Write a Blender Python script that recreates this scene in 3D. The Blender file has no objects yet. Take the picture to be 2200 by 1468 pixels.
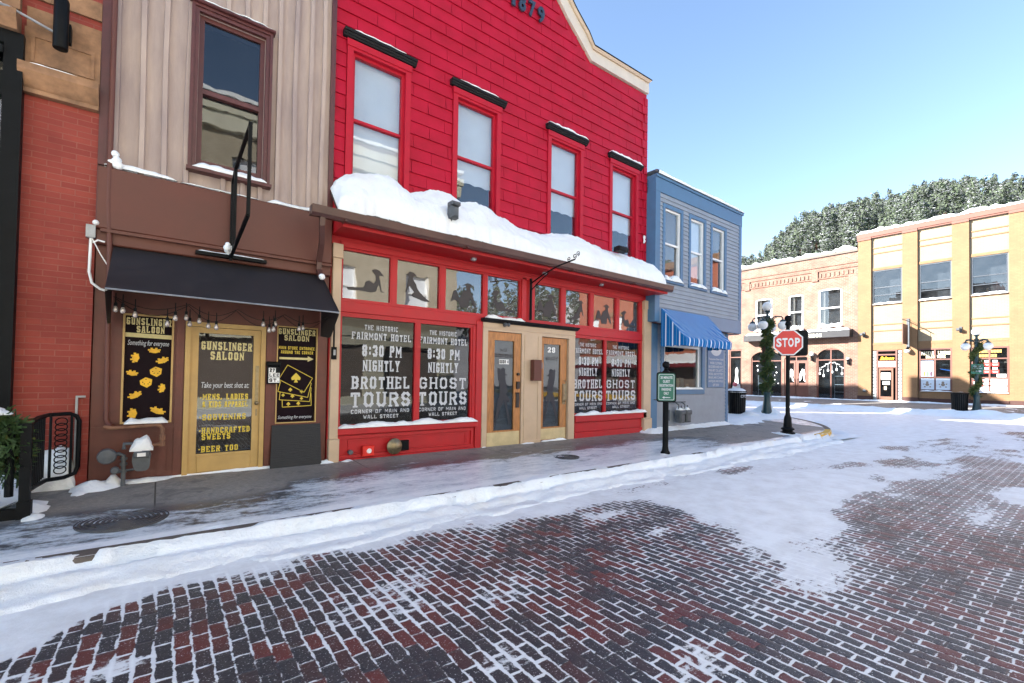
import bpy, math, random
import numpy as np
from mathutils import Vector, Matrix, noise as mnoise
R = math.radians
rnd = random.Random(11)
S = bpy.context.scene
COL = S.collection

# ------------------------------------------------------------ camera, sky, sun
def make_camera():
    yaw, pitch, roll = R(37.5), R(1.15), R(.92)
    f = Vector((math.sin(yaw)*math.cos(pitch), math.cos(yaw)*math.cos(pitch), math.sin(pitch)))
    rt = Vector((math.cos(yaw), -math.sin(yaw), 0)); up = rt.cross(f)
    r2 = rt*math.cos(roll)+up*math.sin(roll); u2 = up*math.cos(roll)-rt*math.sin(roll)
    cd = bpy.data.cameras.new('camera'); cam = bpy.data.objects.new('camera', cd); COL.objects.link(cam)
    m = Matrix((r2, u2, -f)).transposed().to_4x4(); m.translation = (0, 0, 1.5)
    cam.matrix_world = m
    cd.sensor_width = 36; cd.lens = 988/2200*36; cd.shift_y = 57/2200
    cd.clip_start = .05; cd.clip_end = 2000
    S.camera = cam
make_camera()
SUN_AZ = math.atan2(.97, -1.3)          # direction towards the sun, in the xy plane
SUN_EL = R(24.0)
w = bpy.data.worlds.new('World'); S.world = w; w.use_nodes = True
nt = w.node_tree; nt.nodes.clear()
out = nt.nodes.new('ShaderNodeOutputWorld'); bg = nt.nodes.new('ShaderNodeBackground'); sk = nt.nodes.new('ShaderNodeTexSky')
sk.sky_type = 'NISHITA'; sk.sun_disc = False; sk.sun_elevation = SUN_EL
sk.sun_rotation = math.pi/2-SUN_AZ; sk.altitude = 1400; sk.air_density = 1.0; sk.dust_density = .6; sk.ozone_density = .9
bg.inputs[1].default_value = .088
nt.links.new(sk.outputs[0], bg.inputs[0]); nt.links.new(bg.outputs[0], out.inputs[0])
sl = bpy.data.lights.new('sun', 'SUN'); sl.energy = 4.6; sl.angle = R(.5); sl.color = (1, .955, .89)
so = bpy.data.objects.new('sun', sl); COL.objects.link(so)
sd = Vector((math.cos(SUN_AZ)*math.cos(SUN_EL), math.sin(SUN_AZ)*math.cos(SUN_EL), math.sin(SUN_EL)))
so.rotation_euler = (-sd).to_track_quat('-Z', 'Y').to_euler(); so.location = (-10, 20, 30)
vs = S.view_settings; vs.view_transform = 'Standard'; vs.look = 'None'; vs.exposure = 2.4; vs.gamma = 1
S.cycles.max_bounces = 8; S.cycles.transparent_max_bounces = 12

# ------------------------------------------------------------ mesh builder
class MB:
    def __init__(s): s.v = []; s.f = []; s.m = []; s.k = 0
    def add(s, vs, fs, mi=0):
        b = len(s.v); s.v.extend([tuple(p) for p in vs])
        for f in fs: s.f.append(tuple(i+b for i in f)); s.m.append(mi)
        return s
    def box(s, x0, x1, y0, y1, z0, z1, mi=0):
        if x0 > x1: x0, x1 = x1, x0
        if y0 > y1: y0, y1 = y1, y0
        if z0 > z1: z0, z1 = z1, z0
        return s.add([(x0,y0,z0),(x1,y0,z0),(x1,y1,z0),(x0,y1,z0),(x0,y0,z1),(x1,y0,z1),(x1,y1,z1),(x0,y1,z1)],
              [(0,3,2,1),(4,5,6,7),(0,1,5,4),(1,2,6,5),(2,3,7,6),(3,0,4,7)], mi)
    def bbox(s, x0, x1, y0, y1, z0, z1, b=.01, mi=0):
        """box with chamfered front (y0) face"""
        return s.add([(x0,y1,z0),(x1,y1,z0),(x1,y1,z1),(x0,y1,z1),(x0,y0+b,z0),(x1,y0+b,z0),(x1,y0+b,z1),(x0,y0+b,z1),
                      (x0+b,y0,z0+b),(x1-b,y0,z0+b),(x1-b,y0,z1-b),(x0+b,y0,z1-b)],
              [(0,3,2,1),(0,1,5,4),(1,2,6,5),(2,3,7,6),(3,0,4,7),(4,5,9,8),(5,6,10,9),(6,7,11,10),(7,4,8,11),(8,9,10,11)], mi)
    def quad(s, a, b, c, d, mi=0): return s.add([a,b,c,d], [(0,1,2,3)], mi)
    def ext(s, pts, y0, y1, mi=0):
        """outline in x,z extruded from y0 (front) to y1"""
        n = len(pts)
        vs = [(p[0], y0, p[1]) for p in pts]+[(p[0], y1, p[1]) for p in pts]
        fs = [tuple(range(n)), tuple(range(2*n-1, n-1, -1))]
        fs += [(i, i+n, (i+1) % n+n, (i+1) % n) for i in range(n)]
        return s.add(vs, fs, mi)
    def extx(s, pts, x0, x1, mi=0):
        """outline in y,z extruded along x"""
        n = len(pts)
        vs = [(x0, p[0], p[1]) for p in pts]+[(x1, p[0], p[1]) for p in pts]
        fs = [tuple(range(n)), tuple(range(2*n-1, n-1, -1))]
        fs += [(i, i+n, (i+1) % n+n, (i+1) % n) for i in range(n)]
        return s.add(vs, fs, mi)
    def extz(s, pts, z0, z1, mi=0):
        n = len(pts)
        vs = [(p[0], p[1], z0) for p in pts]+[(p[0], p[1], z1) for p in pts]
        fs = [tuple(range(n)), tuple(range(2*n-1, n-1, -1))]
        fs += [(i, i+n, (i+1) % n+n, (i+1) % n) for i in range(n)]
        return s.add(vs, fs, mi)
    def tube(s, path, r, n=8, mi=0, closed=False):
        P = [Vector(p) for p in path]; m = len(P); rs = r if isinstance(r, (list, tuple)) else [r]*m
        vs = []; fs = []; prev = None
        for i, p in enumerate(P):
            if closed: t = (P[(i+1) % m]-P[i-1])
            else: t = (P[min(i+1, m-1)]-P[max(i-1, 0)])
            t.normalize()
            if prev is None:
                a = Vector((0,0,1)) if abs(t.z) < .9 else Vector((1,0,0)); a = a-t*a.dot(t)
            else: a = prev-t*prev.dot(t)
            a.normalize(); prev = a; b = t.cross(a)
            for k in range(n):
                an = 2*math.pi*(k+.5)/n
                vs.append(p+(a*math.cos(an)+b*math.sin(an))*rs[i])
        L = m if closed else m-1
        for i in range(L):
            j = (i+1) % m
            for k in range(n): fs.append((i*n+k, i*n+(k+1) % n, j*n+(k+1) % n, j*n+k))
        if not closed: fs += [tuple(range(n-1, -1, -1)), tuple((m-1)*n+k for k in range(n))]
        return s.add(vs, fs, mi)
    def lathe(s, prof, cx, cy, n=16, mi=0, ax='z'):
        vs = []; fs = []; m = len(prof)
        for r, z in prof:
            for k in range(n):
                a = 2*math.pi*k/n
                if ax == 'z': vs.append((cx+r*math.cos(a), cy+r*math.sin(a), z))
                else: vs.append((cx+r*math.cos(a), z, cy+r*math.sin(a)))
        for i in range(m-1):
            for k in range(n): fs.append((i*n+k, i*n+(k+1) % n, (i+1)*n+(k+1) % n, (i+1)*n+k))
        fs += [tuple(range(n-1, -1, -1)), tuple((m-1)*n+k for k in range(n))]
        return s.add(vs, fs, mi)
    def ball(s, c, r, n=12, mi=0, sq=1):
        m = max(6, n*2//3)
        return s.lathe([(max(r*math.sin(math.pi*i/m), r*.02), c[2]-r*sq*math.cos(math.pi*i/m)) for i in range(m+1)], c[0], c[1], n, mi)
    def flat(s, pts, y, mi=0): return s.add([(p[0], y, p[1]) for p in pts], [tuple(range(len(pts)))], mi)
    def mesh(s, name, mats, off=(0,0,0), smooth=False):
        me = bpy.data.meshes.new(name)
        ox, oy, oz = off
        me.from_pydata([(x-ox, y-oy, z-oz) for x, y, z in s.v], [], s.f)
        mats = mats if isinstance(mats, (list, tuple)) else [mats]
        for m in mats: me.materials.append(m)
        if len(mats) > 1: me.polygons.foreach_set('material_index', s.m)
        if smooth: me.polygons.foreach_set('use_smooth', [True]*len(me.polygons)); me.set_sharp_from_angle(angle=R(42))
        me.update(); return me

def props(o, label=None, cat=None, group=None, kind=None):
    for k, v in (('label', label), ('category', cat), ('group', group), ('kind', kind)):
        if v: o[k] = v
    return o
class T:
    def __init__(s, name, label, cat, loc, off=None, rot=0, group=None):
        s.o = bpy.data.objects.new(name, None); COL.objects.link(s.o); s.o.location = loc; s.o.rotation_euler = (0, 0, rot)
        s.o.empty_display_size = .3
        props(s.o, label, cat, group); s.off = off if off is not None else loc
    def part(s, name, mb, mats, parent=None, label=None, smooth=False, kind=None):
        o = bpy.data.objects.new(name, mb.mesh(name, mats, s.off, smooth)); COL.objects.link(o); o.parent = parent or s.o
        props(o, label, kind=kind); return o
def solo(name, label, cat, mb, mats, loc=(0,0,0), group=None, kind=None, smooth=False):
    o = bpy.data.objects.new(name, mb.mesh(name, mats, loc, smooth)); COL.objects.link(o); o.location = loc
    return props(o, label, cat, group, kind)
def struct(name, mb, mats, smooth=False, label=None): return solo(name, label, None, mb, mats, kind='structure', smooth=smooth)
def dup(root, loc, rotz=None, label=None):
    def cp(o, par):
        c = o.copy(); COL.objects.link(c); c.parent = par
        for ch in list(o.children): cp(ch, c)
        return c
    r = cp(root, None); r.location = loc
    if rotz is not None: r.rotation_euler = (0, 0, rotz)
    if label: r['label'] = label
    return r

# ------------------------------------------------------------ materials
def N(nt, typ, **kw):
    n = nt.nodes.new(typ)
    for k, v in kw.items():
        if isinstance(k, str) and hasattr(n, k): setattr(n, k, v)
    return n
def base(name):
    m = bpy.data.materials.new(name); m.use_nodes = True; t = m.node_tree; t.nodes.clear()
    o = t.nodes.new('ShaderNodeOutputMaterial'); p = t.nodes.new('ShaderNodeBsdfPrincipled'); t.links.new(p.outputs[0], o.inputs[0])
    return m, t, p, o
def sc(c, k): return tuple(min(1, x*k) for x in c[:3])+(1,)
def noise_node(t, co, scale, detail=5, rough=.55, dist=0):
    n = t.nodes.new('ShaderNodeTexNoise'); n.inputs['Scale'].default_value = scale; n.inputs['Detail'].default_value = detail
    n.inputs['Roughness'].default_value = rough; n.inputs['Distortion'].default_value = dist
    if co is not None: t.links.new(co, n.inputs['Vector'])
    return n.outputs[0]
def mixc(t, fac, a, b):
    n = t.nodes.new('ShaderNodeMix'); n.data_type = 'RGBA'
    for i, v in ((0, fac), (6, a), (7, b)):
        if isinstance(v, (tuple, float, int)): n.inputs[i].default_value = v
        else: t.links.new(v, n.inputs[i])
    return n.outputs[2]
def ramp(t, fac, a, b, ca=(0,0,0,1), cb=(1,1,1,1)):
    n = t.nodes.new('ShaderNodeMapRange'); n.inputs[1].default_value = a; n.inputs[2].default_value = b; t.links.new(fac, n.inputs[0]); return n.outputs[0]
def mth(t, op, a, b=None):
    n = t.nodes.new('ShaderNodeMath'); n.operation = op
    for i, v in ((0, a), (1, b)):
        if v is None: continue
        if isinstance(v, (float, int)): n.inputs[i].default_value = v
        else: t.links.new(v, n.inputs[i])
    return n.outputs[0]
def bump(t, p, h, strength=.4, dist=.01):
    b = t.nodes.new('ShaderNodeBump'); b.inputs['Strength'].default_value = strength; b.inputs['Distance'].default_value = dist
    t.links.new(h, b.inputs['Height']); t.links.new(b.outputs[0], p.inputs['Normal'])
def M(name, col, rough=.6, amt=.18, scale=3, bs=60, bd=.002, metal=0, wear=None, wearamt=.62, spec=.5, stretch=None, alt=None):
    m, t, p, o = base(name)
    tc = t.nodes.new('ShaderNodeTexCoord'); co = tc.outputs['Object']
    if stretch:
        mp = t.nodes.new('ShaderNodeMapping'); mp.inputs['Scale'].default_value = stretch; t.links.new(co, mp.inputs[0]); co = mp.outputs[0]
    n1 = noise_node(t, co, scale, 6, .6); n2 = noise_node(t, co, bs, 4)
    c = mixc(t, ramp(t, n1, .3, .7), sc(col, 1-amt), sc(alt, 1) if alt else sc(col, 1+amt))
    if wear:
        wn = noise_node(t, co, scale*5, 8, .75)
        c = mixc(t, ramp(t, wn, wearamt, wearamt+.02), c, wear+(1,))
    t.links.new(c, p.inputs['Base Color'])
    r = mth(t, 'ADD', mth(t, 'MULTIPLY', n1, .25), rough-.12); t.links.new(r, p.inputs['Roughness'])
    p.inputs['Metallic'].default_value = metal; p.inputs['Specular IOR Level'].default_value = spec
    if bd: bump(t, p, n2, .5, bd)
    return m
def brickmat(name, c1, c2, cm, bw=.2, bh=.067, mort=.008, bd=.006, wear=None, stain=None, wa=.66):
    m, t, p, o = base(name)
    tc = t.nodes.new('ShaderNodeTexCoord'); sp = t.nodes.new('ShaderNodeSeparateXYZ'); t.links.new(tc.outputs['Object'], sp.inputs[0])
    cb = t.nodes.new('ShaderNodeCombineXYZ'); t.links.new(mth(t, 'ADD', sp.outputs[0], sp.outputs[1]), cb.inputs[0]); t.links.new(sp.outputs[2], cb.inputs[1])
    b = t.nodes.new('ShaderNodeTexBrick'); t.links.new(cb.outputs[0], b.inputs['Vector'])
    b.inputs['Scale'].default_value = 1; b.inputs['Brick Width'].default_value = bw; b.inputs['Row Height'].default_value = bh
    b.inputs['Mortar Size'].default_value = mort; b.inputs['Mortar Smooth'].default_value = .3
    b.inputs['Color1'].default_value = c1+(1,); b.inputs['Color2'].default_value = c2+(1,); b.inputs['Mortar'].default_value = cm+(1,)
    c = b.outputs['Color']
    n1 = noise_node(t, tc.outputs['Object'], 1.3, 7, .65)
    c = mixc(t, ramp(t, n1, .35, .75), c, stain+(1,) if stain else sc(c1, .8))
    if not stain: pass
    if wear:
        wn = noise_node(t, tc.outputs['Object'], 9, 8, .8)
        c = mixc(t, ramp(t, wn, wa, wa+.06), c, wear+(1,))
    t.links.new(c, p.inputs['Base Color']); p.inputs['Roughness'].default_value = .8
    n2 = noise_node(t, tc.outputs['Object'], 50, 4)
    h = mth(t, 'ADD', mth(t, 'MULTIPLY', b.outputs['Fac'], -1.), mth(t, 'MULTIPLY', n2, .3))
    bump(t, p, h, .6, bd); return m
def glass(name, tint=(.8,.82,.82), ior=1.6, rough=.0, wav=.0, dirt=0):
    m = bpy.data.materials.new(name); m.use_nodes = True; t = m.node_tree; t.nodes.clear()
    o = t.nodes.new('ShaderNodeOutputMaterial'); tr = t.nodes.new('ShaderNodeBsdfTransparent'); gl = t.nodes.new('ShaderNodeBsdfGlossy')
    tr.inputs[0].default_value = tint+(1,); gl.inputs['Roughness'].default_value = rough; gl.inputs[0].default_value = (1,1,1,1)
    fr = t.nodes.new('ShaderNodeFresnel'); fr.inputs[0].default_value = ior
    gm_ = t.nodes.new('ShaderNodeNewGeometry'); mx = t.nodes.new('ShaderNodeMixShader'); t.links.new(mth(t, 'MULTIPLY', fr.outputs[0], mth(t, 'SUBTRACT', 1., gm_.outputs['Backfacing'])), mx.inputs[0]); t.links.new(tr.outputs[0], mx.inputs[1]); t.links.new(gl.outputs[0], mx.inputs[2])
    if wav:
        tc = t.nodes.new('ShaderNodeTexCoord'); n = noise_node(t, tc.outputs['Object'], 2.5, 2)
        b = t.nodes.new('ShaderNodeBump'); b.inputs['Strength'].default_value = 1; b.inputs['Distance'].default_value = wav
        t.links.new(n, b.inputs['Height']); t.links.new(b.outputs[0], gl.inputs['Normal'])
    last = mx.outputs[0]
    if dirt:
        tc = t.nodes.new('ShaderNodeTexCoord'); n = noise_node(t, tc.outputs['Object'], 3.5, 8, .7)
        df = t.nodes.new('ShaderNodeBsdfDiffuse'); df.inputs[0].default_value = (.6,.62,.64,1)
        m2 = t.nodes.new('ShaderNodeMixShader'); t.links.new(mth(t, 'MULTIPLY', ramp(t, n, .35, .75), dirt), m2.inputs[0])
        t.links.new(last, m2.inputs[1]); t.links.new(df.outputs[0], m2.inputs[2]); last = m2.outputs[0]
    t.links.new(last, o.inputs[0]); return m
def snowmat(name='snow', col=(.87,.91,.925), s=1.):
    m, t, p, o = base(name)
    tc = t.nodes.new('ShaderNodeTexCoord'); co = tc.outputs['Object']
    n1 = noise_node(t, co, 2.2*s, 6, .6); n2 = noise_node(t, co, 22*s, 6, .65); n3 = noise_node(t, co, 120*s, 3)
    c = mixc(t, ramp(t, n1, .5, .85), col+(1,), (.79,.775,.72,1))
    t.links.new(c, p.inputs['Base Color']); p.inputs['Roughness'].default_value = .65; p.inputs['Specular IOR Level'].default_value = .3
    bump(t, p, mth(t, 'ADD', mth(t, 'ADD', n2, mth(t, 'MULTIPLY', n3, .3)), n1), .55, .03); return m

SNOW = snowmat()
RED = M('red_paint', (.38,.003,.018), .6, .12, 2.5, 90, .003, spec=.25, alt=(.46,.005,.032))
REDTRIM = M('red_trim_paint', (.42,.005,.009), .5, .1, 4, 70, .001, wear=(.45,.12,.1), wearamt=.72)
REDUP = M('crimson_trim_paint', (.42,.005,.022), .55, .1, 4, 70, .001, spec=.3)
TAN = M('tan_paint', (.50,.37,.25), .5, .08, 4, 60, .001, wear=(.3,.2,.13), wearamt=.73)
CREAM = M('cream_paint', (.60,.52,.42), .5, .08, 3, 60, .001)
BLACK = M('black_metal', (.006,.007,.008), .45, .2, 5, 80, .001, spec=.1)
BLACKW = M('black_wood', (.012,.013,.015), .5, .3, 8, 60, .002, spec=.12)
BROWNP = M('brown_metal_panel', (.105,.030,.018), .55, .12, 2, 40, .001, wear=(.3,.2,.15), wearamt=.755)
BROWNW = M('brown_wood_paint', (.115,.03,.018), .5, .2, 5, 60, .002, wear=(.35,.2,.15), wearamt=.74)
MAROON = M('maroon_window_paint', (.085,.022,.022), .45, .2, 5, 50, .002, wear=(.42,.3,.27), wearamt=.68)
PINK = M('weathered_pink_boards', (.33,.255,.24), .75, .16, 3, 40, .003, wear=(.13,.08,.06), wearamt=.685, stretch=(1.6,1,.3), alt=(.46,.36,.30))
GUTTER = M('brown_gutter_metal', (.075,.03,.023), .35, .2, 4, 60, .001)
YDOOR = M('yellow_tan_paint', (.47,.30,.10), .45, .12, 4, 60, .001, wear=(.25,.2,.2), wearamt=.7)
WOOD = M('oiled_oak', (.40,.17,.05), .45, .35, 6, 30, .002, stretch=(8,8,1), wear=(.2,.1,.05), wearamt=.7)
BRASS = M('brass_kickplate', (.55,.45,.25), .4, .15, 6, 50, .001, metal=.35, wear=(.4,.3,.2), wearamt=.7)
BRASSD = M('dark_brass', (.25,.2,.12), .4, .3, 20, 50, .001, metal=.8)
STEEL = M('galvanised_steel', (.3,.31,.32), .5, .25, 8, 60, .001, metal=.5)
METERG = M('grey_meter_paint', (.075,.085,.095), .5, .25, 8, 60, .002)
WHITE = M('white_paint', (.78,.78,.76), .5, .06, 4, 60, .001)
VINYL = M('white_vinyl_lettering', (.50,.52,.55), .6, .08, 30, 60, 0)
GOLD = M('gold_lettering', (.62,.46,.04), .5, .12, 30, 60, 0)
GOLDP = M('pale_gold_lettering', (.60,.52,.24), .5, .12, 30, 60, 0)
YEL = M('yellow_print', (.75,.42,.01), .5, .2, 14, 60, 0)
AUB = M('aubergine_poster', (.008,.003,.006), .5, .3, 3, 60, 0, spec=.08)
BLUET = M('blue_trim_paint', (.065,.155,.27), .5, .1, 4, 60, .001, wear=(.2,.3,.4), wearamt=.74)
BLUES = M('grey_blue_clapboard', (.25,.285,.33), .6, .1, 3, 70, .002)
BODY = M('plain_render', (.16,.13,.11), .9, .1)
DARK = M('dark_room', (.012,.013,.016), .8, .3, 2, 30, 0)
BLIND = M('white_roller_blind', (.74,.77,.80), .8, .05, 2, 60, 0)
CURT = M('beige_blind', (.15,.13,.11), .8, .15, 2, 60, 0)
SILH = M('black_vinyl_figure', (.02,.022,.03), .55, .2, 4, 60, 0)
SILHG = M('grey_vinyl_figure', (.035,.03,.03), .55, .2, 4, 60, 0)
AWN = M('black_awning_canvas', (.017,.015,.017), .6, .25, 2, 150, .001, wear=(.2,.18,.18), wearamt=.775)
GREEN = M('green_sign_face', (.004,.12,.075), .35, .08, 4, 60, 0)
STOPR = M('red_sign_face', (.66,.022,.012), .35, .06, 4, 60, 0)
STONE = M('orange_sandstone', (.25,.135,.07), .85, .5, 5, 35, .006, wear=(.25,.13,.08), wearamt=.66)
LGLASS = M('opal_globe', (.80,.78,.74), .25, .03, 3, 60, 0)
POSTG = M('dark_green_iron', (.012,.04,.045), .4, .25, 5, 60, .001)
NEEDLE = M('fir_needles', (.035,.075,.02), .7, .5, 20, 60, 0)
NEEDLE2 = M('yellowed_fir_needles', (.10,.12,.03), .7, .4, 20, 60, 0)
SHINGLE = M('dark_roof_shingle', (.045,.03,.026), .85, .4, 12, 60, .004)
G_SHOP = glass('shop_glass', (.6,.65,.68), 1.52, 0, .0012, .015)
G_TRANS = glass('transom_glass', (.72,.72,.72), 2.2, .0, .0012, .07)
G_UP = glass('upper_glass', (.85,.88,.9), 1.9, 0, .0008, .02)
G_DARK = glass('dark_glass', (.5,.55,.6), 1.75, 0, .001, .01)
REDBR = brickmat('painted_red_brick', (.24,.034,.022), (.33,.055,.034), (.30,.10,.07), .23, .066, .005, .005, wear=(.33,.13,.09), wa=.64)
YELBR = brickmat('ochre_brick', (.225,.124,.060), (.255,.145,.070), (.18,.108,.052), .21, .075, .008, .004)
YELBR2 = brickmat('pale_yellow_brick', (.285,.222,.145), (.31,.245,.16), (.21,.16,.10), .21, .075, .008, .004)
STUBR = brickmat('orange_red_brick', (.175,.082,.056), (.24,.13,.09), (.31,.235,.18), .22, .085, .012, .004)
TANBR = brickmat('tan_brick', (.40,.34,.235), (.46,.40,.28), (.55,.51,.43), .21, .075, .008, .004)
PNKBR = brickmat('salmon_brick', (.42,.13,.075), (.46,.16,.09), (.38,.14,.09), .21, .075, .006, .004)
DKBR = M('dark_brown_plinth', (.06,.025,.02), .8, .1)

# ------------------------------------------------------------ text
_tc = {}
def glyphs(s, bold=0.0, shear=0.0):
    k = (s, bold, shear)
    if k not in _tc:
        c = bpy.data.curves.new('lettering', 'FONT'); c.body = s; c.size = 1; c.offset = bold; c.shear = shear; c.resolution_u = 3
        o = bpy.data.objects.new('lettering', c); COL.objects.link(o)
        dg = bpy.context.evaluated_depsgraph_get(); me = bpy.data.meshes.new_from_object(o.evaluated_get(dg))
        v = np.array([tuple(x.co)[:2] for x in me.vertices]); f = [tuple(p.vertices) for p in me.polygons]
        bpy.data.objects.remove(o); bpy.data.curves.remove(c); bpy.data.meshes.remove(me)
        v = (v-v.min(0))/(v.max(0)-v.min(0)); _tc[k] = (v, f)
    return _tc[k]
def txt(mb, s, x0, x1, z0, z1, y, mi=0, bold=.0, shear=0.):
    v, f = glyphs(s, bold, shear)
    mb.add([(x0+(x1-x0)*a, y, z0+(z1-z0)*b) for a, b in v], f, mi)
GL = {
'A':'00-16-36-40 12-32|00 40','B':'00-06-36-45-44-33-03 33-42-41-30-00|00 06','C':'45-36-16-05-01-10-30-41|','D':'00-06-26-45-41-20-00|00 06',
'E':'41-40-00-06-46-45 03-33|00 06','F':'00-06-46-45 03-33|00','G':'45-36-16-05-01-10-30-41-43-23|','H':'00-06 40-46 03-43|00 06 40 46','I':'20-26|20 26',
'J':'36-31-20-10-01|36','K':'00-06 46-03 13-40|00 06 46 40','L':'06-00-40-41|06','M':'00-06-22-46-40|00 40','N':'00-06-40-46|00 46','O':'10-01-05-16-36-45-41-30-10|',
'P':'00-06-36-45-44-33-03|00','Q':'10-01-05-16-36-45-41-30-10 22-40|','R':'00-06-36-45-44-33-03 23-40|00 40','S':'45-36-16-05-04-13-33-42-41-30-10-01|',
'T':'20-26 05-06-46-45|20','U':'06-01-10-30-41-46|06 46','V':'06-20-46|06 46','W':'06-10-24-30-46|06 46','X':'00-46 06-40|00 06 40 46','Y':'06-23-46 23-20|06 46 20','Z':'05-06-46-00-40-41|',
'0':'10-01-05-16-36-45-41-30-10|','2':'05-16-36-45-44-00-40-41|','3':'05-16-36-45-44-33-23 33-42-41-30-10-01|','4':'36-30 36-02-42|30','7':'05-06-46-10|','8':'13-04-05-16-36-45-44-33-13-02-01-10-30-41-42-33|',
'9':'01-10-30-41-45-36-16-05-04-13-33-43|','1':'14-26-20|20','&':'40-04-05-16-26-35-01-10-30-42|',':':'21-22 24-25|','.':'20-21|',',':'1z-21|','\'':'25-26|'}
def slab(mb, s, x0, x1, z0, z1, y, wt=.17, mi=0, serif=True):
    H = z1-z0; adv = []; n = 0.
    for ch in s:
        wd = .62 if ch == ' ' else (.45 if ch in ":.,'I" else 1.28 if ch in 'MW' else 1.)
        adv.append((n, wd)); n += wd+.42
    n -= .42; u = (x1-x0)/n; t = wt*H; tx = min(t, u*.40); k = 0; tx0 = tx
    def pt(c):
        b = 0 if c[1] == 'z' else int(c[1])
        return int(c[0])/4., b/6.
    for ch, (a, wd) in zip(s, adv):
        if ch == ' ' or ch not in GL: continue
        st, se = GL[ch].split('|'); tx = tx0*(.68 if ch in 'MNW' else .85 if ch in 'AKRVXY&' else 1); X0 = x0+a*u+tx/2; W = u*1.-tx; 
        if wd != 1 and wd > .9: W = u*wd-tx
        if wd < 1: X0 = x0+a*u+u*wd/2-W/2
        Z0 = z0+t/2; HH = H-t
        for seg in st.split(' '):
            P = [pt(c) for c in seg.split('-')]
            P = [(X0+p[0]*W, Z0+p[1]*HH) for p in P]
            for i in range(len(P)-1):
                (ax, az), (bx, bz) = P[i], P[i+1]; dx, dz = bx-ax, bz-az; L = math.hypot(dx, dz) or 1
                ux, uz = dx/L, dz/L; hw = abs(uz)*tx/2+abs(ux)*t*.42; e = hw*.75
                yy = y-.00025*(k % 6); k += 1
                A = (ax-ux*e, az-uz*e); B = (bx+ux*e, bz+uz*e); px, pz = -uz*hw, ux*hw
                mb.add([(A[0]-px, yy, A[1]-pz), (B[0]-px, yy, B[1]-pz), (B[0]+px, yy, B[1]+pz), (A[0]+px, yy, A[1]+pz)], [(0,1,2,3)], mi)
        if serif:
            for c in se.split():
                px, pz = pt(c); cx = X0+px*W; cz = Z0+pz*HH; sh = t*.30; sw = tx*.95; yy = y-.0018
                cz += (-(t/2-sh/2-.001) if pz < .5 else (t/2-sh/2))
                mb.add([(cx-sw, yy, cz-sh), (cx+sw, yy, cz-sh), (cx+sw, yy, cz+sh), (cx-sw, yy, cz+sh)], [(0,1,2,3)], mi)

# ------------------------------------------------------------ helpers for walls and windows (x right, y into the building, z up)
def wall(mb, x0, x1, z0, z1, holes, y, depth=.25, mi=0, rmi=None):
    xs = sorted({x0, x1}|{h[0] for h in holes}|{h[1] for h in holes}); zs = sorted({z0, z1}|{h[2] for h in holes}|{h[3] for h in holes})
    for i in range(len(xs)-1):
        for j in range(len(zs)-1):
            cx, cz = (xs[i]+xs[i+1])/2, (zs[j]+zs[j+1])/2
            if cx < x0 or cx > x1 or cz < z0 or cz > z1: continue
            if any(h[0] < cx < h[1] and h[2] < cz < h[3] for h in holes): continue
            mb.quad((xs[i],y,zs[j]), (xs[i+1],y,zs[j]), (xs[i+1],y,zs[j+1]), (xs[i],y,zs[j+1]), mi)
    r = mi if rmi is None else rmi
    for a, b, c, d in [h[:4] for h in holes]:
        Y = y+depth
        mb.quad((a,y,c),(a,Y,c),(a,Y,d),(a,y,d), r); mb.quad((b,y,c),(b,y,d),(b,Y,d),(b,Y,c), r)
        mb.quad((a,y,c),(b,y,c),(b,Y,c),(a,Y,c), r); mb.quad((a,y,d),(a,Y,d),(b,Y,d),(b,y,d), r)
    Y = y+depth
    mb.quad((x0,y,z0),(x0,y,z1),(x0,Y,z1),(x0,Y,z0), mi); mb.quad((x1,y,z0),(x1,Y,z0),(x1,Y,z1),(x1,y,z1), mi)
    mb.quad((x0,y,z1),(x1,y,z1),(x1,Y,z1),(x0,Y,z1), mi)
def shell(t, x0, x1, z0, z1, y, deep=10, gap=.7, mat=None):
    mb = MB(); e = .004
    mb.box(x0+e, x1-e, y+gap, y+deep, z0-.3, z1-.02, 0)
    mb.box(x0+e, x1-e, y+.26, y+gap-.002, z1-.3, z1-.022, 0)
    mb.box(x0+e, x0+.05, y+.26, y+gap-.002, z0, z1-.302, 0); mb.box(x1-.05, x1-e, y+.26, y+gap-.002, z0, z1-.302, 0)
    mb.quad((x0+.06,y+gap-.01,z0),(x1-.06,y+gap-.01,z0),(x1-.06,y+gap-.01,z1-.31),(x0+.06,y+gap-.01,z1-.31), 1)
    return t.part('rear_wall', mb, [mat or BODY, DARK])
def frame(mb, x0, x1, z0, z1, w, y0, y1, mi=0, wb=None):
    wb = w if wb is None else wb
    mb.box(x0, x0+w, y0, y1, z0, z1, mi); mb.box(x1-w, x1, y0, y1, z0, z1, mi)
    mb.box(x0+w, x1-w, y0, y1, z1-w, z1, mi); mb.box(x0+w, x1-w, y0, y1, z0, z0+wb, mi)
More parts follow.
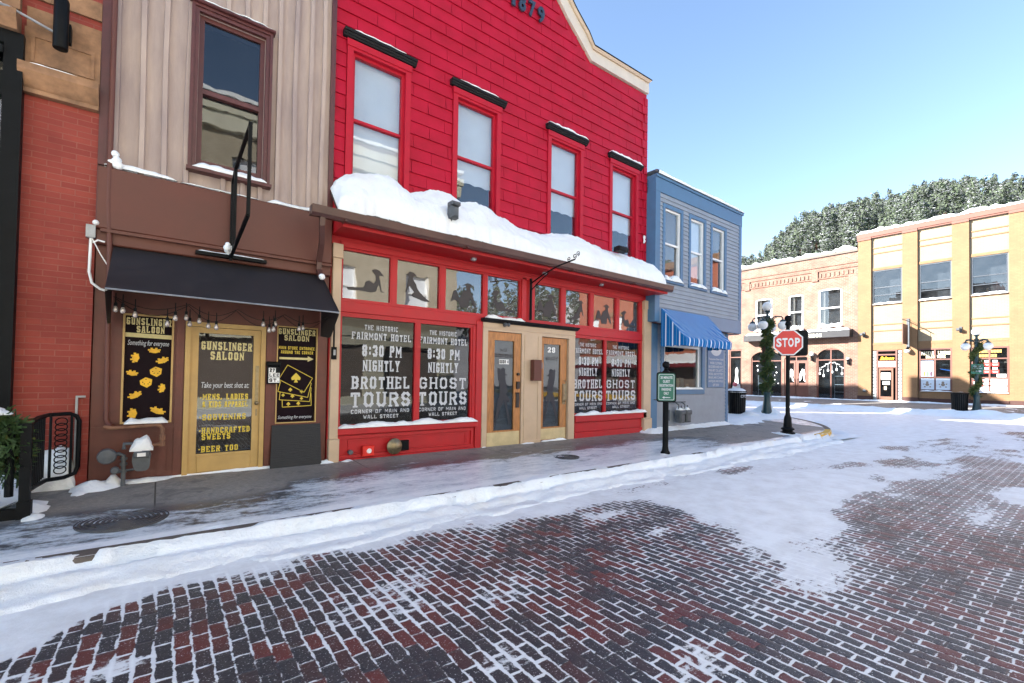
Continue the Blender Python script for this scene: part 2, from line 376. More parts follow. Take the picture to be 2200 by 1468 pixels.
def window(t, x0, x1, z0, z1, y, fm, gm, rail=None, fw=.045, mull=(), hz=(), blind=None, bm=None, by=.12, name='window', sill=None, label=None):
    """y is the plane of the wall; sashes sit a little behind it"""
    mb = MB(); frame(mb, x0, x1, z0, z1, fw, y+.02, y+.10)
    for m in mull: mb.box(m-fw*.4, m+fw*.4, y+.03, y+.09, z0+fw, z1-fw)
    for h in hz: mb.box(x0+fw, x1-fw, y+.032, y+.088, h-fw*.4, h+fw*.4)
    if rail: mb.box(x0+fw, x1-fw, y+.035, y+.105, rail-fw*.45, rail+fw*.45)
    w = t.part(name, mb, fm, label=label)
    pb = MB()
    if rail:
        pb.box(x0+fw*.8, x1-fw*.8, y+.055, y+.060, rail, z1-fw*.8); pb.box(x0+fw*.8, x1-fw*.8, y+.075, y+.080, z0+fw*.8, rail-.001)
    else: pb.box(x0+fw*.8, x1-fw*.8, y+.06, y+.065, z0+fw*.8, z1-fw*.8)
    t.part('pane', pb, gm, w)
    if blind is not None:
        b = MB(); n = 24; pts = []
        for i in range(n+1):
            x = x0+(x1-x0)*i/n; pts.append((x, blind+.025*abs(math.sin(i/n*math.pi*3.5))))
        b.ext([(x1, z1), (x0, z1)]+pts, y+by, y+by+.006); t.part('blind', b, bm or BLIND, w)
    if sill: 
        s = MB(); s.bbox(x0-sill[0], x1+sill[0], y-sill[1], y+.019, z0-sill[2], z0-.001, .008); t.part('sill', s, fm, w)
    return w
def lumpy(path, widths, heights, y0, seed=0, step=.04, mb=None):
    """snow lying on a ledge: strip along x from path (x,z), front edge y0, ragged"""
    mb = mb or MB(); r = random.Random(seed); rows = []
    (xa, za), (xb, zb) = path[0], path[-1]; n = max(4, int((xb-xa)/step))
    for i in range(n+1):
        u = i/n; x = xa+(xb-xa)*u; z = za+(zb-za)*u; e = min(1, min(u, 1-u)*n/3+.15)
        h = heights*(1.0+.8*mnoise.noise((x*4, seed*3.1, 0))+.25*mnoise.noise((x*15, seed, 2)))*e
        h = max(h, .006); wd = widths*(.9+.25*mnoise.noise((x*7, seed, 5)))
        prof = [(y0-wd, z+.001), (y0-wd*1.02, z+h*.5), (y0-wd*.8, z+h*.9), (y0-wd*.4, z+h*1.05), (y0, z+h*1.1), (y0, z)]
        rows.append([(x, a, b) for a, b in prof])
    m = len(rows[0]); vs = [p for rr in rows for p in rr]; fs = []
    for i in range(n):
        for k in range(m-1): fs.append((i*m+k, i*m+k+1, (i+1)*m+k+1, (i+1)*m+k))
    fs += [tuple(range(m)), tuple(n*m+k for k in range(m-1, -1, -1))]
    mb.add(vs, fs); return mb
SN = [0]
def ledge_snow(x0, x1, z, y, w, h, label, step=.03, z2=None):
    SN[0] += 1
    mb = lumpy([(x0, z), (x1, z if z2 is None else z2)], w, h, y, SN[0]*7.3, step)
    return solo('snow', label, 'snow', mb, SNOW, ((x0+x1)/2, y, z), kind='stuff', smooth=True)

# ------------------------------------------------------------ ground
def vnoise(x, y, seed=0):
    xi = np.floor(x).astype(int); yi = np.floor(y).astype(int); fx = x-xi; fy = y-yi
    def h(a, b):
        n = (a*374761393+b*668265263+seed*974711) & 0x7fffffff
        n = ((n ^ (n >> 13))*1274126177) & 0x7fffffff
        return ((n ^ (n >> 16)) & 0xffff)/65535.
    ux = fx*fx*(3-2*fx); uy = fy*fy*(3-2*fy)
    return (h(xi, yi)*(1-ux)+h(xi+1, yi)*ux)*(1-uy)+(h(xi, yi+1)*(1-ux)+h(xi+1, yi+1)*ux)*uy
def fbm(x, y, s, seed=0, o=4, g=.55):
    a = 1.; t = 0.; n = 0.
    for i in range(o):
        t = t+a*vnoise(x*s+17.3*i, y*s-9.1*i, seed+i); n += a; a *= g; s *= 2.03
    return t/n
def sst(a, b, x): u = np.clip((x-a)/(b-a), 0, 1); return u*u*(3-2*u)
def sdpoly(px, py, poly):
    d = np.full(px.shape, 1e9); ins = np.zeros(px.shape, bool); n = len(poly)
    for i in range(n):
        ax, ay = poly[i]; bx, by = poly[(i+1) % n]
        ex, ey = bx-ax, by-ay; u = np.clip(((px-ax)*ex+(py-ay)*ey)/(ex*ex+ey*ey), 0, 1)
        d = np.minimum(d, np.hypot(px-ax-ex*u, py-ay-ey*u))
        c = ((ay > py) != (by > py)) & (px < (bx-ax)*(py-ay)/((by-ay) if by != ay else 1e-9)+ax); ins ^= c
    return np.where(ins, -d, d)
KY = 4.62
def kerb_y(x):   # near kerb line, bending round the corner
    x = np.asarray(x, float)
    return np.where(x < 13.8, KY, KY+4.2-np.sqrt(np.maximum(0, 4.2**2-np.clip(x-13.8, 0, 4.2)**2)))
def road_z(x): return np.clip((np.asarray(x, float)-15)/13.5, 0, 1)*.06
def walk_z(x, y): return .13+.09*np.clip((y-KY)/2.4, 0, 1)+.06*np.clip((np.asarray(x)-14)/4, 0, 1)
def far_z(x): return .2+.27*np.clip((np.asarray(x, float)-28.5)/4.5, 0, 1)
BARE = [(-9,3.4),(-.66,3.76),(.42,3.98),(.96,4.08),(1.7,3.85),(2.44,3.92),(3.1,3.95),(4.2,3.8),(5.0,3.6),(4.9,3.0),(4.8,2.54),(4.52,1.91),(4.35,1.65),(4.9,1.8),(5.4,1.95),(6.66,1.95),(7.6,2.15),(10.9,2.5),(13.1,3.3),(17.2,3.1),(24,1.5),(24,-8),(-9,-8)]
def grid_mesh(name, X, Y, Z, mats, attr=None, smooth=True, kind='structure', mask=None, label=None):
    ny, nx = X.shape; me = bpy.data.meshes.new(name)
    idx = np.arange(nx*ny).reshape(ny, nx)
    F = np.stack([idx[:-1,:-1], idx[:-1,1:], idx[1:,1:], idx[1:,:-1]], -1).reshape(-1, 4)
    if mask is not None:
        mk = mask.ravel(); F = F[mk[F].any(1)]
    me.from_pydata(np.stack([X, Y, Z], -1).reshape(-1, 3).tolist(), [], F.tolist())
    for m in (mats if isinstance(mats, list) else [mats]): me.materials.append(m)
    if smooth: me.polygons.foreach_set('use_smooth', [True]*len(me.polygons))
    for an, av in (attr or {}).items():
        a = me.attributes.new(an, 'FLOAT', 'POINT'); a.data.foreach_set('value', av.ravel().astype(np.float32))
    me.update(); o = bpy.data.objects.new(name, me); COL.objects.link(o); props(o, label, kind=kind); return o

def road_material():
    m, t, p, o = base('snowy_brick_paving')
    tc = t.nodes.new('ShaderNodeTexCoord'); co = tc.outputs['Object']
    # slight wobble of the joints
    nz = t.nodes.new('ShaderNodeTexNoise'); nz.inputs['Scale'].default_value = 12; nz.inputs['Detail'].default_value = 3; t.links.new(co, nz.inputs['Vector'])
    va = t.nodes.new('ShaderNodeVectorMath'); va.operation = 'MULTIPLY_ADD'; va.inputs[1].default_value = (.024,.026,0); t.links.new(nz.outputs['Color'], va.inputs[0]); t.links.new(co, va.inputs[2])
    nl = t.nodes.new('ShaderNodeTexNoise'); nl.inputs['Scale'].default_value = .6; nl.inputs['Detail'].default_value = 2; t.links.new(co, nl.inputs['Vector'])
    vb = t.nodes.new('ShaderNodeVectorMath'); vb.operation = 'MULTIPLY_ADD'; vb.inputs[1].default_value = (.10,.02,0); t.links.new(nl.outputs['Color'], vb.inputs[0]); t.links.new(va.outputs[0], vb.inputs[2])
    sp = t.nodes.new('ShaderNodeSeparateXYZ'); t.links.new(vb.outputs[0], sp.inputs[0])
    cb = t.nodes.new('ShaderNodeCombineXYZ'); t.links.new(sp.outputs[1], cb.inputs[0]); t.links.new(sp.outputs[0], cb.inputs[1])
    b = t.nodes.new('ShaderNodeTexBrick'); t.links.new(cb.outputs[0], b.inputs['Vector']); b.offset = .5
    for k, v in (('Scale', 1), ('Brick Width', .178), ('Row Height', .083), ('Mortar Size', .0165), ('Mortar Smooth', 1.)): b.inputs[k].default_value = v
    b.inputs['Color1'].default_value = (0,0,0,1); b.inputs['Color2'].default_value = (1,1,1,1); b.inputs['Mortar'].default_value = (.5,.5,.5,1)
    # second, joint-free copy gives each brick its own grey value
    b2 = t.nodes.new('ShaderNodeTexBrick'); t.links.new(cb.outputs[0], b2.inputs['Vector']); b2.offset = .5
    for k, v in (('Scale', 1), ('Brick Width', .178), ('Row Height', .083), ('Mortar Size', 0.), ('Mortar Smooth', 0.)): b2.inputs[k].default_value = v
    b2.inputs['Color1'].default_value = (0,0,0,1); b2.inputs['Color2'].default_value = (1,1,1,1)
    big = noise_node(t, co, .8, 4)
    sel = mth(t, 'ADD', mth(t, 'MULTIPLY', b2.outputs['Color'], .72), mth(t, 'MULTIPLY', big, .86))
    cr = t.nodes.new('ShaderNodeValToRGB'); t.links.new(sel, cr.inputs[0]); e = cr.color_ramp; e.interpolation = 'LINEAR'
    e.elements[0].position = .3; e.elements[0].color = (.024,.029,.037,1); e.elements[1].position = 1.0; e.elements[1].color = (.14,.028,.024,1)
    for ps, cc in ((.72,(.034,.036,.043,1)),(.83,(.052,.032,.034,1)),(.92,(.085,.026,.025,1))):
        x = e.elements.new(ps); x.color = cc
    fn = noise_node(t, co, 38, 7, .7)
    bc = mixc(t, mth(t, 'MULTIPLY', ramp(t, fn, .35, .8), .55), cr.outputs[0], (.085,.08,.085,1))
    at = t.nodes.new('ShaderNodeAttribute'); at.attribute_name = 'cov'; cov = at.outputs['Fac']
    ms = t.nodes.new('ShaderNodeMapping'); ms.inputs['Scale'].default_value = (.62,1.25,1); t.links.new(co, ms.inputs[0])
    n1 = noise_node(t, ms.outputs[0], 7.5, 10, .76, .5); n2 = noise_node(t, co, 30, 6, .7); n3 = noise_node(t, co, 85, 3, .6)
    s = mth(t, 'ADD', mth(t, 'MULTIPLY', b.outputs['Fac'], .46), mth(t, 'MULTIPLY', cov, 1.1))
    s = mth(t, 'ADD', s, mth(t, 'MULTIPLY', mth(t, 'SUBTRACT', n1, .5), 1.35))
    s = mth(t, 'ADD', s, mth(t, 'MULTIPLY', mth(t, 'SUBTRACT', n2, .5), .55))
    fac = ramp(t, s, .36, .45)
    # crumbs of ice and salt
    cn = ramp(t, n3, .625, .645); fac = mth(t, 'MAXIMUM', fac, mth(t, 'MULTIPLY', cn, ramp(t, n1, .38, .56)))
    st = noise_node(t, co, 3.2, 7, .7)
    snc = mixc(t, ramp(t, st, .42, .78), (.87,.91,.925,1), (.64,.655,.65,1))
    thin = ramp(t, s, .44, .95)
    snc = mixc(t, thin, (.74,.77,.79,1), snc)
    c = mixc(t, fac, bc, snc); t.links.new(c, p.inputs['Base Color'])
    rr = t.nodes.new('ShaderNodeMapRange'); rr.inputs[3].default_value = .42; rr.inputs[4].default_value = .55; t.links.new(fac, rr.inputs[0]); t.links.new(rr.outputs[0], p.inputs['Roughness'])
    h = mth(t, 'ADD', mth(t, 'MULTIPLY', mth(t, 'MULTIPLY', b.outputs['Fac'], mth(t, 'SUBTRACT', 1., fac)), -.8), mth(t, 'MULTIPLY', fac, .5)); h = mth(t, 'ADD', h, mth(t, 'MULTIPLY', n2, .5)); h = mth(t, 'ADD', h, mth(t, 'MULTIPLY', n1, .4))
    bump(t, p, h, .6, .012); return m
def walk_material():
    m, t, p, o = base('icy_concrete')
    tc = t.nodes.new('ShaderNodeTexCoord'); co = tc.outputs['Object']
    mp = t.nodes.new('ShaderNodeMapping'); mp.inputs['Scale'].default_value = (.45,1.5,1); mp.inputs['Rotation'].default_value = (0,0,.06); t.links.new(co, mp.inputs[0])
    n1 = noise_node(t, mp.outputs[0], 4.5, 9, .72, .6); n2 = noise_node(t, co, 22, 7, .7); n0 = noise_node(t, co, 1.2, 6, .6)
    cc = mixc(t, ramp(t, n0, .3, .7), (.25,.235,.215,1), (.36,.335,.30,1)); cc = mixc(t, ramp(t, n2, .35, .75), cc, (.17,.16,.15,1)); st_ = noise_node(t, co, 2.7, 9, .75, .8); cc = mixc(t, ramp(t, st_, .52, .60), cc, (.155,.15,.145,1))
    ag = noise_node(t, co, 160, 2); cc = mixc(t, ramp(t, ag, .62, .72), cc, (.10,.095,.09,1))
    b = t.nodes.new('ShaderNodeTexBrick'); b.offset = 0; t.links.new(co, b.inputs['Vector'])
    for k, v in (('Scale', 1), ('Brick Width', 2.35), ('Row Height', 60.), ('Mortar Size', .008), ('Mortar Smooth', .2)): b.inputs[k].default_value = v
    cc = mixc(t, b.outputs['Fac'], cc, (.06,.055,.05,1))
    at = t.nodes.new('ShaderNodeAttribute'); at.attribute_name = 'cov'; cov = at.outputs['Fac']
    wet = ramp(t, mth(t, 'ADD', cov, mth(t, 'MULTIPLY', n0, .5)), .35, .75)
    cc = mixc(t, wet, cc, (.085,.09,.098,1))
    s = mth(t, 'ADD', cov, mth(t, 'ADD', mth(t, 'MULTIPLY', mth(t, 'SUBTRACT', n1, .5), 2.0), mth(t, 'MULTIPLY', mth(t, 'SUBTRACT', n2, .5), .7)))
    fac = ramp(t, s, .50, .72)
    sc_ = mixc(t, ramp(t, s, .6, 1.2), (.43,.50,.57,1), (.86,.90,.92,1))
    c = mixc(t, fac, cc, sc_); t.links.new(c, p.inputs['Base Color'])
    rg = t.nodes.new('ShaderNodeMapRange'); rg.inputs[3].default_value = .7; rg.inputs[4].default_value = .28; t.links.new(wet, rg.inputs[0])
    t.links.new(rg.outputs[0], p.inputs['Roughness'])
    h = mth(t, 'ADD', mth(t, 'MULTIPLY', fac, .8), mth(t, 'MULTIPLY', n2, .4)); h = mth(t, 'SUBTRACT', h, mth(t, 'MULTIPLY', b.outputs['Fac'], .7))
    bump(t, p, h, .6, .010); return m
ROADM = road_material(); WALKM = walk_material()

g = MB(); g.quad((-500,-500,-.4),(500,-500,-.4),(500,500,-.4),(-500,500,-.4)); struct('ground', g, SNOW)
xs = np.concatenate([np.arange(-12, -3, .5), np.arange(-3, 16, .07), np.arange(16, 28.61, .18)]); xs[-1] = 28.6
ys = np.concatenate([np.arange(-7.5, -2, .4), np.arange(-2, 5.3, .07), np.arange(5.3, 32, .35)])
X, Y = np.meshgrid(xs, ys)
d = sdpoly(X+.5*(fbm(X, Y, 1.3, 3)-.5)*1.2, Y+.9*(fbm(X, Y, 1.1, 9)-.5), BARE)
cov = sst(-.35, .25, d)
patch = fbm(X*.8, Y*1.6, .9, 21, 5); cov = np.maximum(cov, .0+.36*sst(.52, .74, patch))+.46*(fbm(X*.8, Y*1.5, 2.4, 77, 5)-.5)
cov += .36*sst(9.5, 16, X)*(d < 0)*sst(.38, .6, fbm(X*.5, Y*1.7, 1.0, 5)) + .10*sst(5, 10, X)
# bare streaks in the packed snow
for (x0, y0, x1, y1, wd, k) in ((4.9,4.0,8.3,3.9,.13,.55),(7.5,3.7,10.2,2.95,.20,.6),(9.,2.65,11.5,2.75,.22,.45),(6.2,2.9,7.2,2.7,.12,.35),(12,3.6,16,3.9,.18,.35)):
    ex, ey = x1-x0, y1-y0; u = np.clip(((X-x0)*ex+(Y-y0)*ey)/(ex*ex+ey*ey), 0, 1); dd = np.hypot(X-x0-ex*u, Y-y0-ey*u)
    cov -= k*sst(wd*2.4, wd*.3, dd+.25*(fbm(X*.7, Y*2.5, 3, 31)-.5))
for (cx, cy, rx, ry, k) in ((3.9,1.45,.55,.35,.45),(4.6,1.5,.5,.3,.4),(2.3,1.35,.25,.18,.5),(1.5,2.0,.2,.2,.3),(7.4,.9,.8,.25,.35),(10.5,1.9,1.1,.3,.4),(9,.7,.7,.25,.3),(1.9,2.6,.35,.15,.3)):
    cov += k*np.exp(-(((X-cx)/rx)**2+((Y-cy)/ry)**2)*.9)
cov += .45*sst(4.6, 6.5, Y)
Z = road_z(X)
grid_mesh('road', X, Y, Z, ROADM, {'cov': cov+.02})

# pavement in front of the shops and round the corner
def walk_grid(x0, x1, dx, yend, ny, name):
    xs = np.arange(x0, x1+dx*.5, dx); k = kerb_y(xs)
    v = np.linspace(0, 1, ny)[:, None]; Xg = np.repeat(xs[None, :], ny, 0); Yg = k[None, :]+(yend-k[None, :])*v
    Zg = walk_z(Xg, Yg)
    c = .58*sst(6.35, 5.7, Yg)+.12
    c += .22*sst(.9, 2.2, Xg)*sst(9.4, 8.2, Xg)*sst(6.75, 6.3, Yg)
    c = np.where(Xg < 1.2, c*sst(6.15, 5.4, Yg+.15*np.sin(Xg*3)), c)
    c = np.where(Xg > 9.3, c-.55*sst(9.3, 10.4, Xg)*sst(4.75, 5.1, Yg), c)
    c += .5*sst(5.0, 4.85, Yg)
    c = np.where((Xg > 13.6) & (Yg > 7), 1.0, c)
    c = np.where(Xg > 15.5, np.maximum(c, .8), c)
    return grid_mesh(name, Xg, Yg, Zg, WALKM, {'cov': c})
walk_grid(-12, 13.6, .1, 7.6, 50, 'pavement'); walk_grid(13.6, 18., .1, 31, 120, 'corner_pavement')
CONC = M('kerb_concrete', (.12,.10,.085), .8, .25, 6, 50, .004); KYEL = M('yellow_kerb_paint', (.62,.36,.015), .6, .25, 9, 60, .002, wear=(.25,.22,.2), wearamt=.6)
for nm, a, b, mt in (('kerb', -12, 8.9, CONC), ('yellow_kerb', 8.9, 15.2, KYEL), ('corner_kerb', 15.2, 17.95, CONC)):
    k = MB(); n = max(2, int((b-a)/.2)); vs = []; fs = []
    for i in range(n+1):
        x = a+(b-a)*i/n; yk = float(kerb_y(x)); sl_ = float(kerb_y(x+.02)-kerb_y(x-.02))/.04; L = math.hypot(1, sl_); nx, ny = -sl_/L, 1/L
        z = float(walk_z(x, yk))+.004
        vs += [(x-nx*.02, yk-ny*.02, -.1), (x-nx*.01, yk-ny*.01, z-.02), (x+nx*.01, yk+ny*.01, z), (x+nx*.15, yk+ny*.15, z+.002), (x+nx*.15, yk+ny*.15, z-.1)]
    for i in range(n):
        for q in range(4): fs.append((i*5+q, i*5+q+1, i*5+5+q+1, i*5+5+q))
    k.add(vs, fs); struct(nm, k, mt)
# far pavement of the main street
xs = np.arange(28.5, 33.4, .3); ys = np.arange(-32, 34, .5); X, Y = np.meshgrid(xs, ys)
grid_mesh('far_pavement', X, Y, far_z(X), WALKM, {'cov': np.where(X < 29.2, .75, .05)})
k = MB(); k.box(28.42, 28.5, -32, 34, -.1, .205); struct('far_kerb', k, KYEL)
# opposite pavement behind the viewer
k = MB(); k.box(-12, 15, -7.5, -4.2, -.1, .13); struct('opposite_pavement', k, SNOW)

# snow lying thick: one sheet that rises out of the ground where snow is
def snow_sheet(name, x0, x1, y0, y1, st, fn, label, mt=SNOW):
    xs = np.arange(x0, x1, st); ys = np.arange(y0, y1, st); X, Y = np.meshgrid(xs, ys); Zb, th = fn(X, Y)
    Z = np.where(th > 0, Zb+th, Zb-.03+th*.2)
    grid_mesh(name, X, Y, Z, mt, kind='stuff', mask=th > -.006, label=label)['category'] = 'snow'
def near_snow(X, Y):
    wob = (fbm(X, Y, .8, 41)-.5)*.30
    k = kerb_y(X); yy = Y-k
    basez = np.where(yy < -.06, road_z(X), walk_z(X, Y)*sst(-.06, .0, yy)+road_z(X)*(1-sst(-.06, .0, yy)))
    n = fbm(X*.7, Y*2.2, 3.2, 51, 5)-.5; n2 = fbm(X, Y, 14, 61, 3)-.5
    r1 = .085*(.55+.9*fbm(X, Y*0, .9, 33, 4))*np.exp(-((yy+.16+wob*.5)/.17)**2)         # bank at the foot of the kerb
    r2 = .040*(.4+1.1*fbm(X, Y*0, 1.3, 35, 4))*np.exp(-((yy+.44+wob*1.1)/.11)**2)
    r3 = .030*np.exp(-((yy-.10+wob*.6)/.12)**2)
    th = r1*(1-sst(.02, .1, yy))+r2+r3-.026+n*.075+n2*.022
    th = th-.07*sst(.70, .76, fbm(X, Y*2.2, 2.9, 37, 3))*np.exp(-((yy-.0)/.13)**2)
    th = np.where(X > 8.6, th+.025*np.exp(-((yy+.3)/.45)**2), th)
    th = np.where(X > 13.3, th-.03*np.exp(-((yy)/.3)**2), th)
    # along the foot of the walls
    wl = .05*np.exp(-((Y-7.02)/.07)**2)-.012+n*.03+n2*.01
    m1 = sst(-.7, -.5, X)*sst(2.2, 1.9, X)
    m2 = sst(9.0, 9.5, X)*sst(13.9, 13.3, X)
    th = np.maximum(th, wl*m1-.05*(1-m1)); wl2 = .11*np.exp(-((Y-7.05)/.20)**2)-.02+n*.05+n2*.02
    th = np.maximum(th, wl2*m2-.06*(1-m2))
    for cx, cy, rx, ry, h in ((-.55,6.80,.16,.16,.12),(-.38,6.86,.08,.10,.16),(-.64,6.6,.08,.12,.05),(-.95,6.2,.12,.22,.10),(-.86,5.9,.09,.10,.05),(1.95,6.93,.10,.07,.08),(2.25,6.9,.10,.05,.045),(-.1,6.9,.25,.1,.07),
                              (4.72,6.97,.10,.06,.04),(5.75,6.93,.22,.05,.04),(9.6,6.85,.28,.22,.12),(13.7,6.85,.3,.25,.07),(12.9,5.1,.34,.30,.07),(7.36,5.0,.2,.12,.03)):
        th = np.maximum(th, h*np.exp(-(((X-cx)/rx)**2+((Y-cy)/ry)**2))-.022+n*.05+n2*.02)
    return basez, th
snow_sheet('snow_bank', -6, 13.7, 3.3, 7.0, .04, near_snow, 'ploughed snow bank along the kerb and snow at the foot of the shop walls')
def corner_snow(X, Y):
    k = kerb_y(X); yy = Y-k; basez = np.where((yy > 0) & (X < 18), walk_z(X, Y), road_z(X))
    n = fbm(X, Y, 1.6, 71, 5)-.5; n2 = fbm(X, Y, 8, 81, 3)-.5
    edge = sdpoly(X, Y, [(13.8,6.7),(15.8,7.0),(17.0,6.7),(17.9,7.6),(17.9,30),(13.8,30)])
    th = .12*sst(.3, -.5, edge)-.03+n*.12+n2*.03
    th = np.maximum(th, .16*np.exp(-((X-18.2)/.55)**2)*sst(7.0, 8.5, Y)-.03+n*.15+n2*.04)
    for cx, cy, rx, ry, h in ((18.,7.7,.55,.55,.50),(16.2,7.6,.5,.35,.25),(14.5,7.1,.5,.4,.12)):
        th = np.maximum(th, h*np.exp(-(((X-cx)/rx)**2+((Y-cy)/ry)**2))-.03+n*.1+n2*.06)
    th = np.maximum(th, (.07*np.exp(-((yy+.35)/.35)**2)-.02+n*.08+n2*.02)*sst(18.2, 17.0, X))
    return basez, th
snow_sheet('snow_pile', 13.72, 20, 4.2, 26, .09, corner_snow, 'deep snow piled on the street corner round the lamp post')
def far_snow(X, Y):
    n = fbm(X, Y, 1.1, 91, 5)-.5; n2 = fbm(X, Y, 6, 95, 3)-.5
    bz = np.where(X < 28.42, road_z(X), far_z(X))
    th = .16*np.exp(-((X-28.35)/.38)**2)-.03+n*.16+n2*.05
    th = np.maximum(th, .10*np.exp(-((X-32.95)/.14)**2)-.04+n*.10+n2*.04)
    for cx, cy, rx, ry, h in ((28.5,3.3,.4,.7,.26),(28.4,4.4,.35,.4,.20)): th = np.maximum(th, h*np.exp(-(((X-cx)/rx)**2+((Y-cy)/ry)**2))-.03+n*.1+n2*.06)
    return bz, th
snow_sheet('snow_bank', 27, 33.02, -6, 26, .11, far_snow, 'low snow bank along the far kerb of the cross street')
# manhole covers
IRON = M('cast_iron', (.055,.055,.06), .5, .3, 20, 60, .004, wear=(.5,.52,.56), wearamt=.64)
for (cx, cy, r, lb) in ((-.22,5.42,.33,'large round manhole cover with rings, wet and icy, by the railing'), (5.5,5.62,.22,'small rusty manhole cover on the pavement before the oak doors')):
    z = float(walk_z(cx, cy))+.004; mb = MB(); pr = [(r, z-.03), (r, z+.004)]
    for i in range(8):
        q = r*(1-(i+.5)/8.5); pr += [(q+.016, z+.004), (q+.012, z-.004), (q-.002, z-.004), (q-.006, z+.004)]
    mb.lathe(pr, cx, cy, 40)
    for i in range(10):
        a = i/10*2*math.pi; mb.box(cx+math.cos(a)*r*.72-.02, cx+math.cos(a)*r*.72+.02, cy+math.sin(a)*r*.72-.008, cy+math.sin(a)*r*.72+.008, z, z+.008)
    solo('manhole_cover', lb, 'manhole cover', mb, IRON, (cx, cy, z))

# ============================================================ corner brick building (left edge)
t = T('brick_building', 'red painted brick building with orange stone bands at the left edge', 'building', (-3, 7, 0))
mb = MB(); wall(mb, -1.2, -.61, 0, 4.41, [], 6.97, .3); wall(mb, -8, -.61, 5.62, 12, [], 6.97, .3)
mb.box(-8, -.61, 6.98, 7.2, 5.0, 5.619)
t.part('brick_wall', mb, REDBR)
mb = MB(); mb.box(-1.22, -.612, 6.90, 7.2, 4.415, 4.46); mb.extx([(6.94,4.46),(6.84,4.62),(6.84,4.70),(7.2,4.70),(7.2,4.46)], -1.24, -.612)
mb.box(-1.21, -.612, 6.94, 7.2, 4.701, 5.12); frame(mb, -1.16, -.66, 4.76, 5.06, .03, 6.928, 6.941)
mb.box(-1.2, -.612, 6.955, 7.2, 5.125, 5.35); mb.box(-1.2, -.612, 6.95, 7.2, 5.46, 5.66)
mb.extx([(6.80,4.98),(6.74,5.10),(6.74,5.16),(6.97,5.2),(7.2,5.2),(7.2,4.98)], -8, -1.24); mb.box(-8, -1.242, 6.9, 7.2, 5.25, 5.5)
t.part('stone_band', mb, STONE)
mb = MB(); frame(mb, -5, -1.2, .15, 4.98, .14, 6.86, 7.02, wb=.25); mb.box(-4.86, -1.34, 6.87, 7.0, 4.3, 4.55); mb.box(-4.86, -1.34, 6.83, 6.869, 4.72, 4.80); mb.box(-2.6, -2.52, 6.88, 7, .4, 4.3)
w = t.part('shop_front', mb, BLACK); mb = MB(); mb.box(-4.87, -1.33, 6.94, 6.945, .39, 4.31); mb.box(-4.87, -1.33, 6.94, 6.945, 4.54, 4.85); t.part('pane', mb, G_SHOP, w)
shell(t, -8, -.612, 0, 12, 6.97, 8)
mb = MB(); mb.lathe([(.058,4.92),(.062,4.93),(.062,5.44),(.055,5.46)], -.92, 6.80, 20); mb.lathe([(.045,4.919),(.048,4.93)], -.92, 6.80, 16); mb.box(-.96, -.85, 6.85, 6.97, 5.05, 5.25)
solo('wall_light', 'black cylindrical wall light high on the brick pier', 'wall light', mb, BLACK, (-.92, 6.8, 5.2), smooth=True)
mb = MB(); mb.tube([(-1.75,6.6,5.02),(-1.45,6.7,5.13),(-1.3,6.75,5.16),(-.97,6.8,5.08)], .013, 8); solo('sign_bracket', 'thin grey metal rod arching over the stone cornice to the wall light', 'bracket', mb, STEEL, (-1.3, 6.75, 5.1), smooth=True)
ledge_snow(-1.15, -.75, 4.70, 6.92, .08, .018, 'thin line of snow on the stone ledge of the brick pier')
ledge_snow(-4, -1.35, 5.2, 6.95, .17, .03, 'snow on the stone cornice at the left edge')
# metal railing round the sunken entry
t = T('railing', 'black metal railing with a column of rings beside the brick pier', 'railing', (-.93, 6.1, .17))
mb = MB(); mb.box(-.955, -.885, 5.86, 5.93, .14, 1.02); mb.box(-.965, -.875, 5.85, 5.94, .14, .33); t.part('post', mb, BLACK)
mb = MB(); mb.box(-4, -.966, 5.87, 5.93, .14, .27); t.part('kick_board', mb, BLACK)
mb = MB(); mb.tube([(-.92,5.93,1.0),(-.92,6.35,1.03),(-.90,6.75,1.03),(-.75,6.86,1.03),(-.70,6.88,1.0),(-.68,6.89,.95),(-.68,6.89,.45),(-.70,6.88,.38),(-.78,6.84,.35),(-.9,6.7,.36),(-.92,6.3,.38),(-.92,5.94,.40)], .021, 10)
t.part('handrail', mb, BLACK, smooth=True)
for i in range(9): y = 6.0+i*.085; mb = MB(); mb.tube([(-.92,y,.39),(-.92,y,1.02)], .009, 6); t.part('baluster', mb, BLACK)
for x, y in ((-.885,6.77),(-.735,6.862)): mb = MB(); mb.tube([(x,y,.37),(x,y,1.02)], .013, 6); t.part('baluster', mb, BLACK)
mb = MB()
for i in range(10):
    c = (-.81, 6.815, .95-i*.057)
    mb.tube([(c[0]+.052*math.cos(a)*.86, c[1]+.052*math.cos(a)*.5, c[2]+.040*math.sin(a)) for a in [k*2*math.pi/16 for k in range(16)]], .006, 5, closed=True)
t.part('ring', mb, BLACK, label='column of small overlapping iron rings')
mb = MB(); mb.tube([(-4,5.90,1.0),(-.96,5.90,1.0)], .02, 8); mb.tube([(-1.02,5.9,.38),(-1.02,5.9,1.0)], .03, 8)
for i in range(14): mb.tube([(-1.13-i*.11,5.9,.38),(-1.13-i*.11,5.9,1.0)], .009, 6)
t.part('front_rail', mb, BLACK)
mb = MB(); mb.box(-.72, -.70, 6.93, 6.96, .4, 1.2); mb.box(-.72, -.64, 6.93, 6.96, 1.2, 1.22); solo('conduit', 'short grey conduit on the brick wall behind the railing', 'conduit', mb, STEEL, (-.71, 6.95, .8))
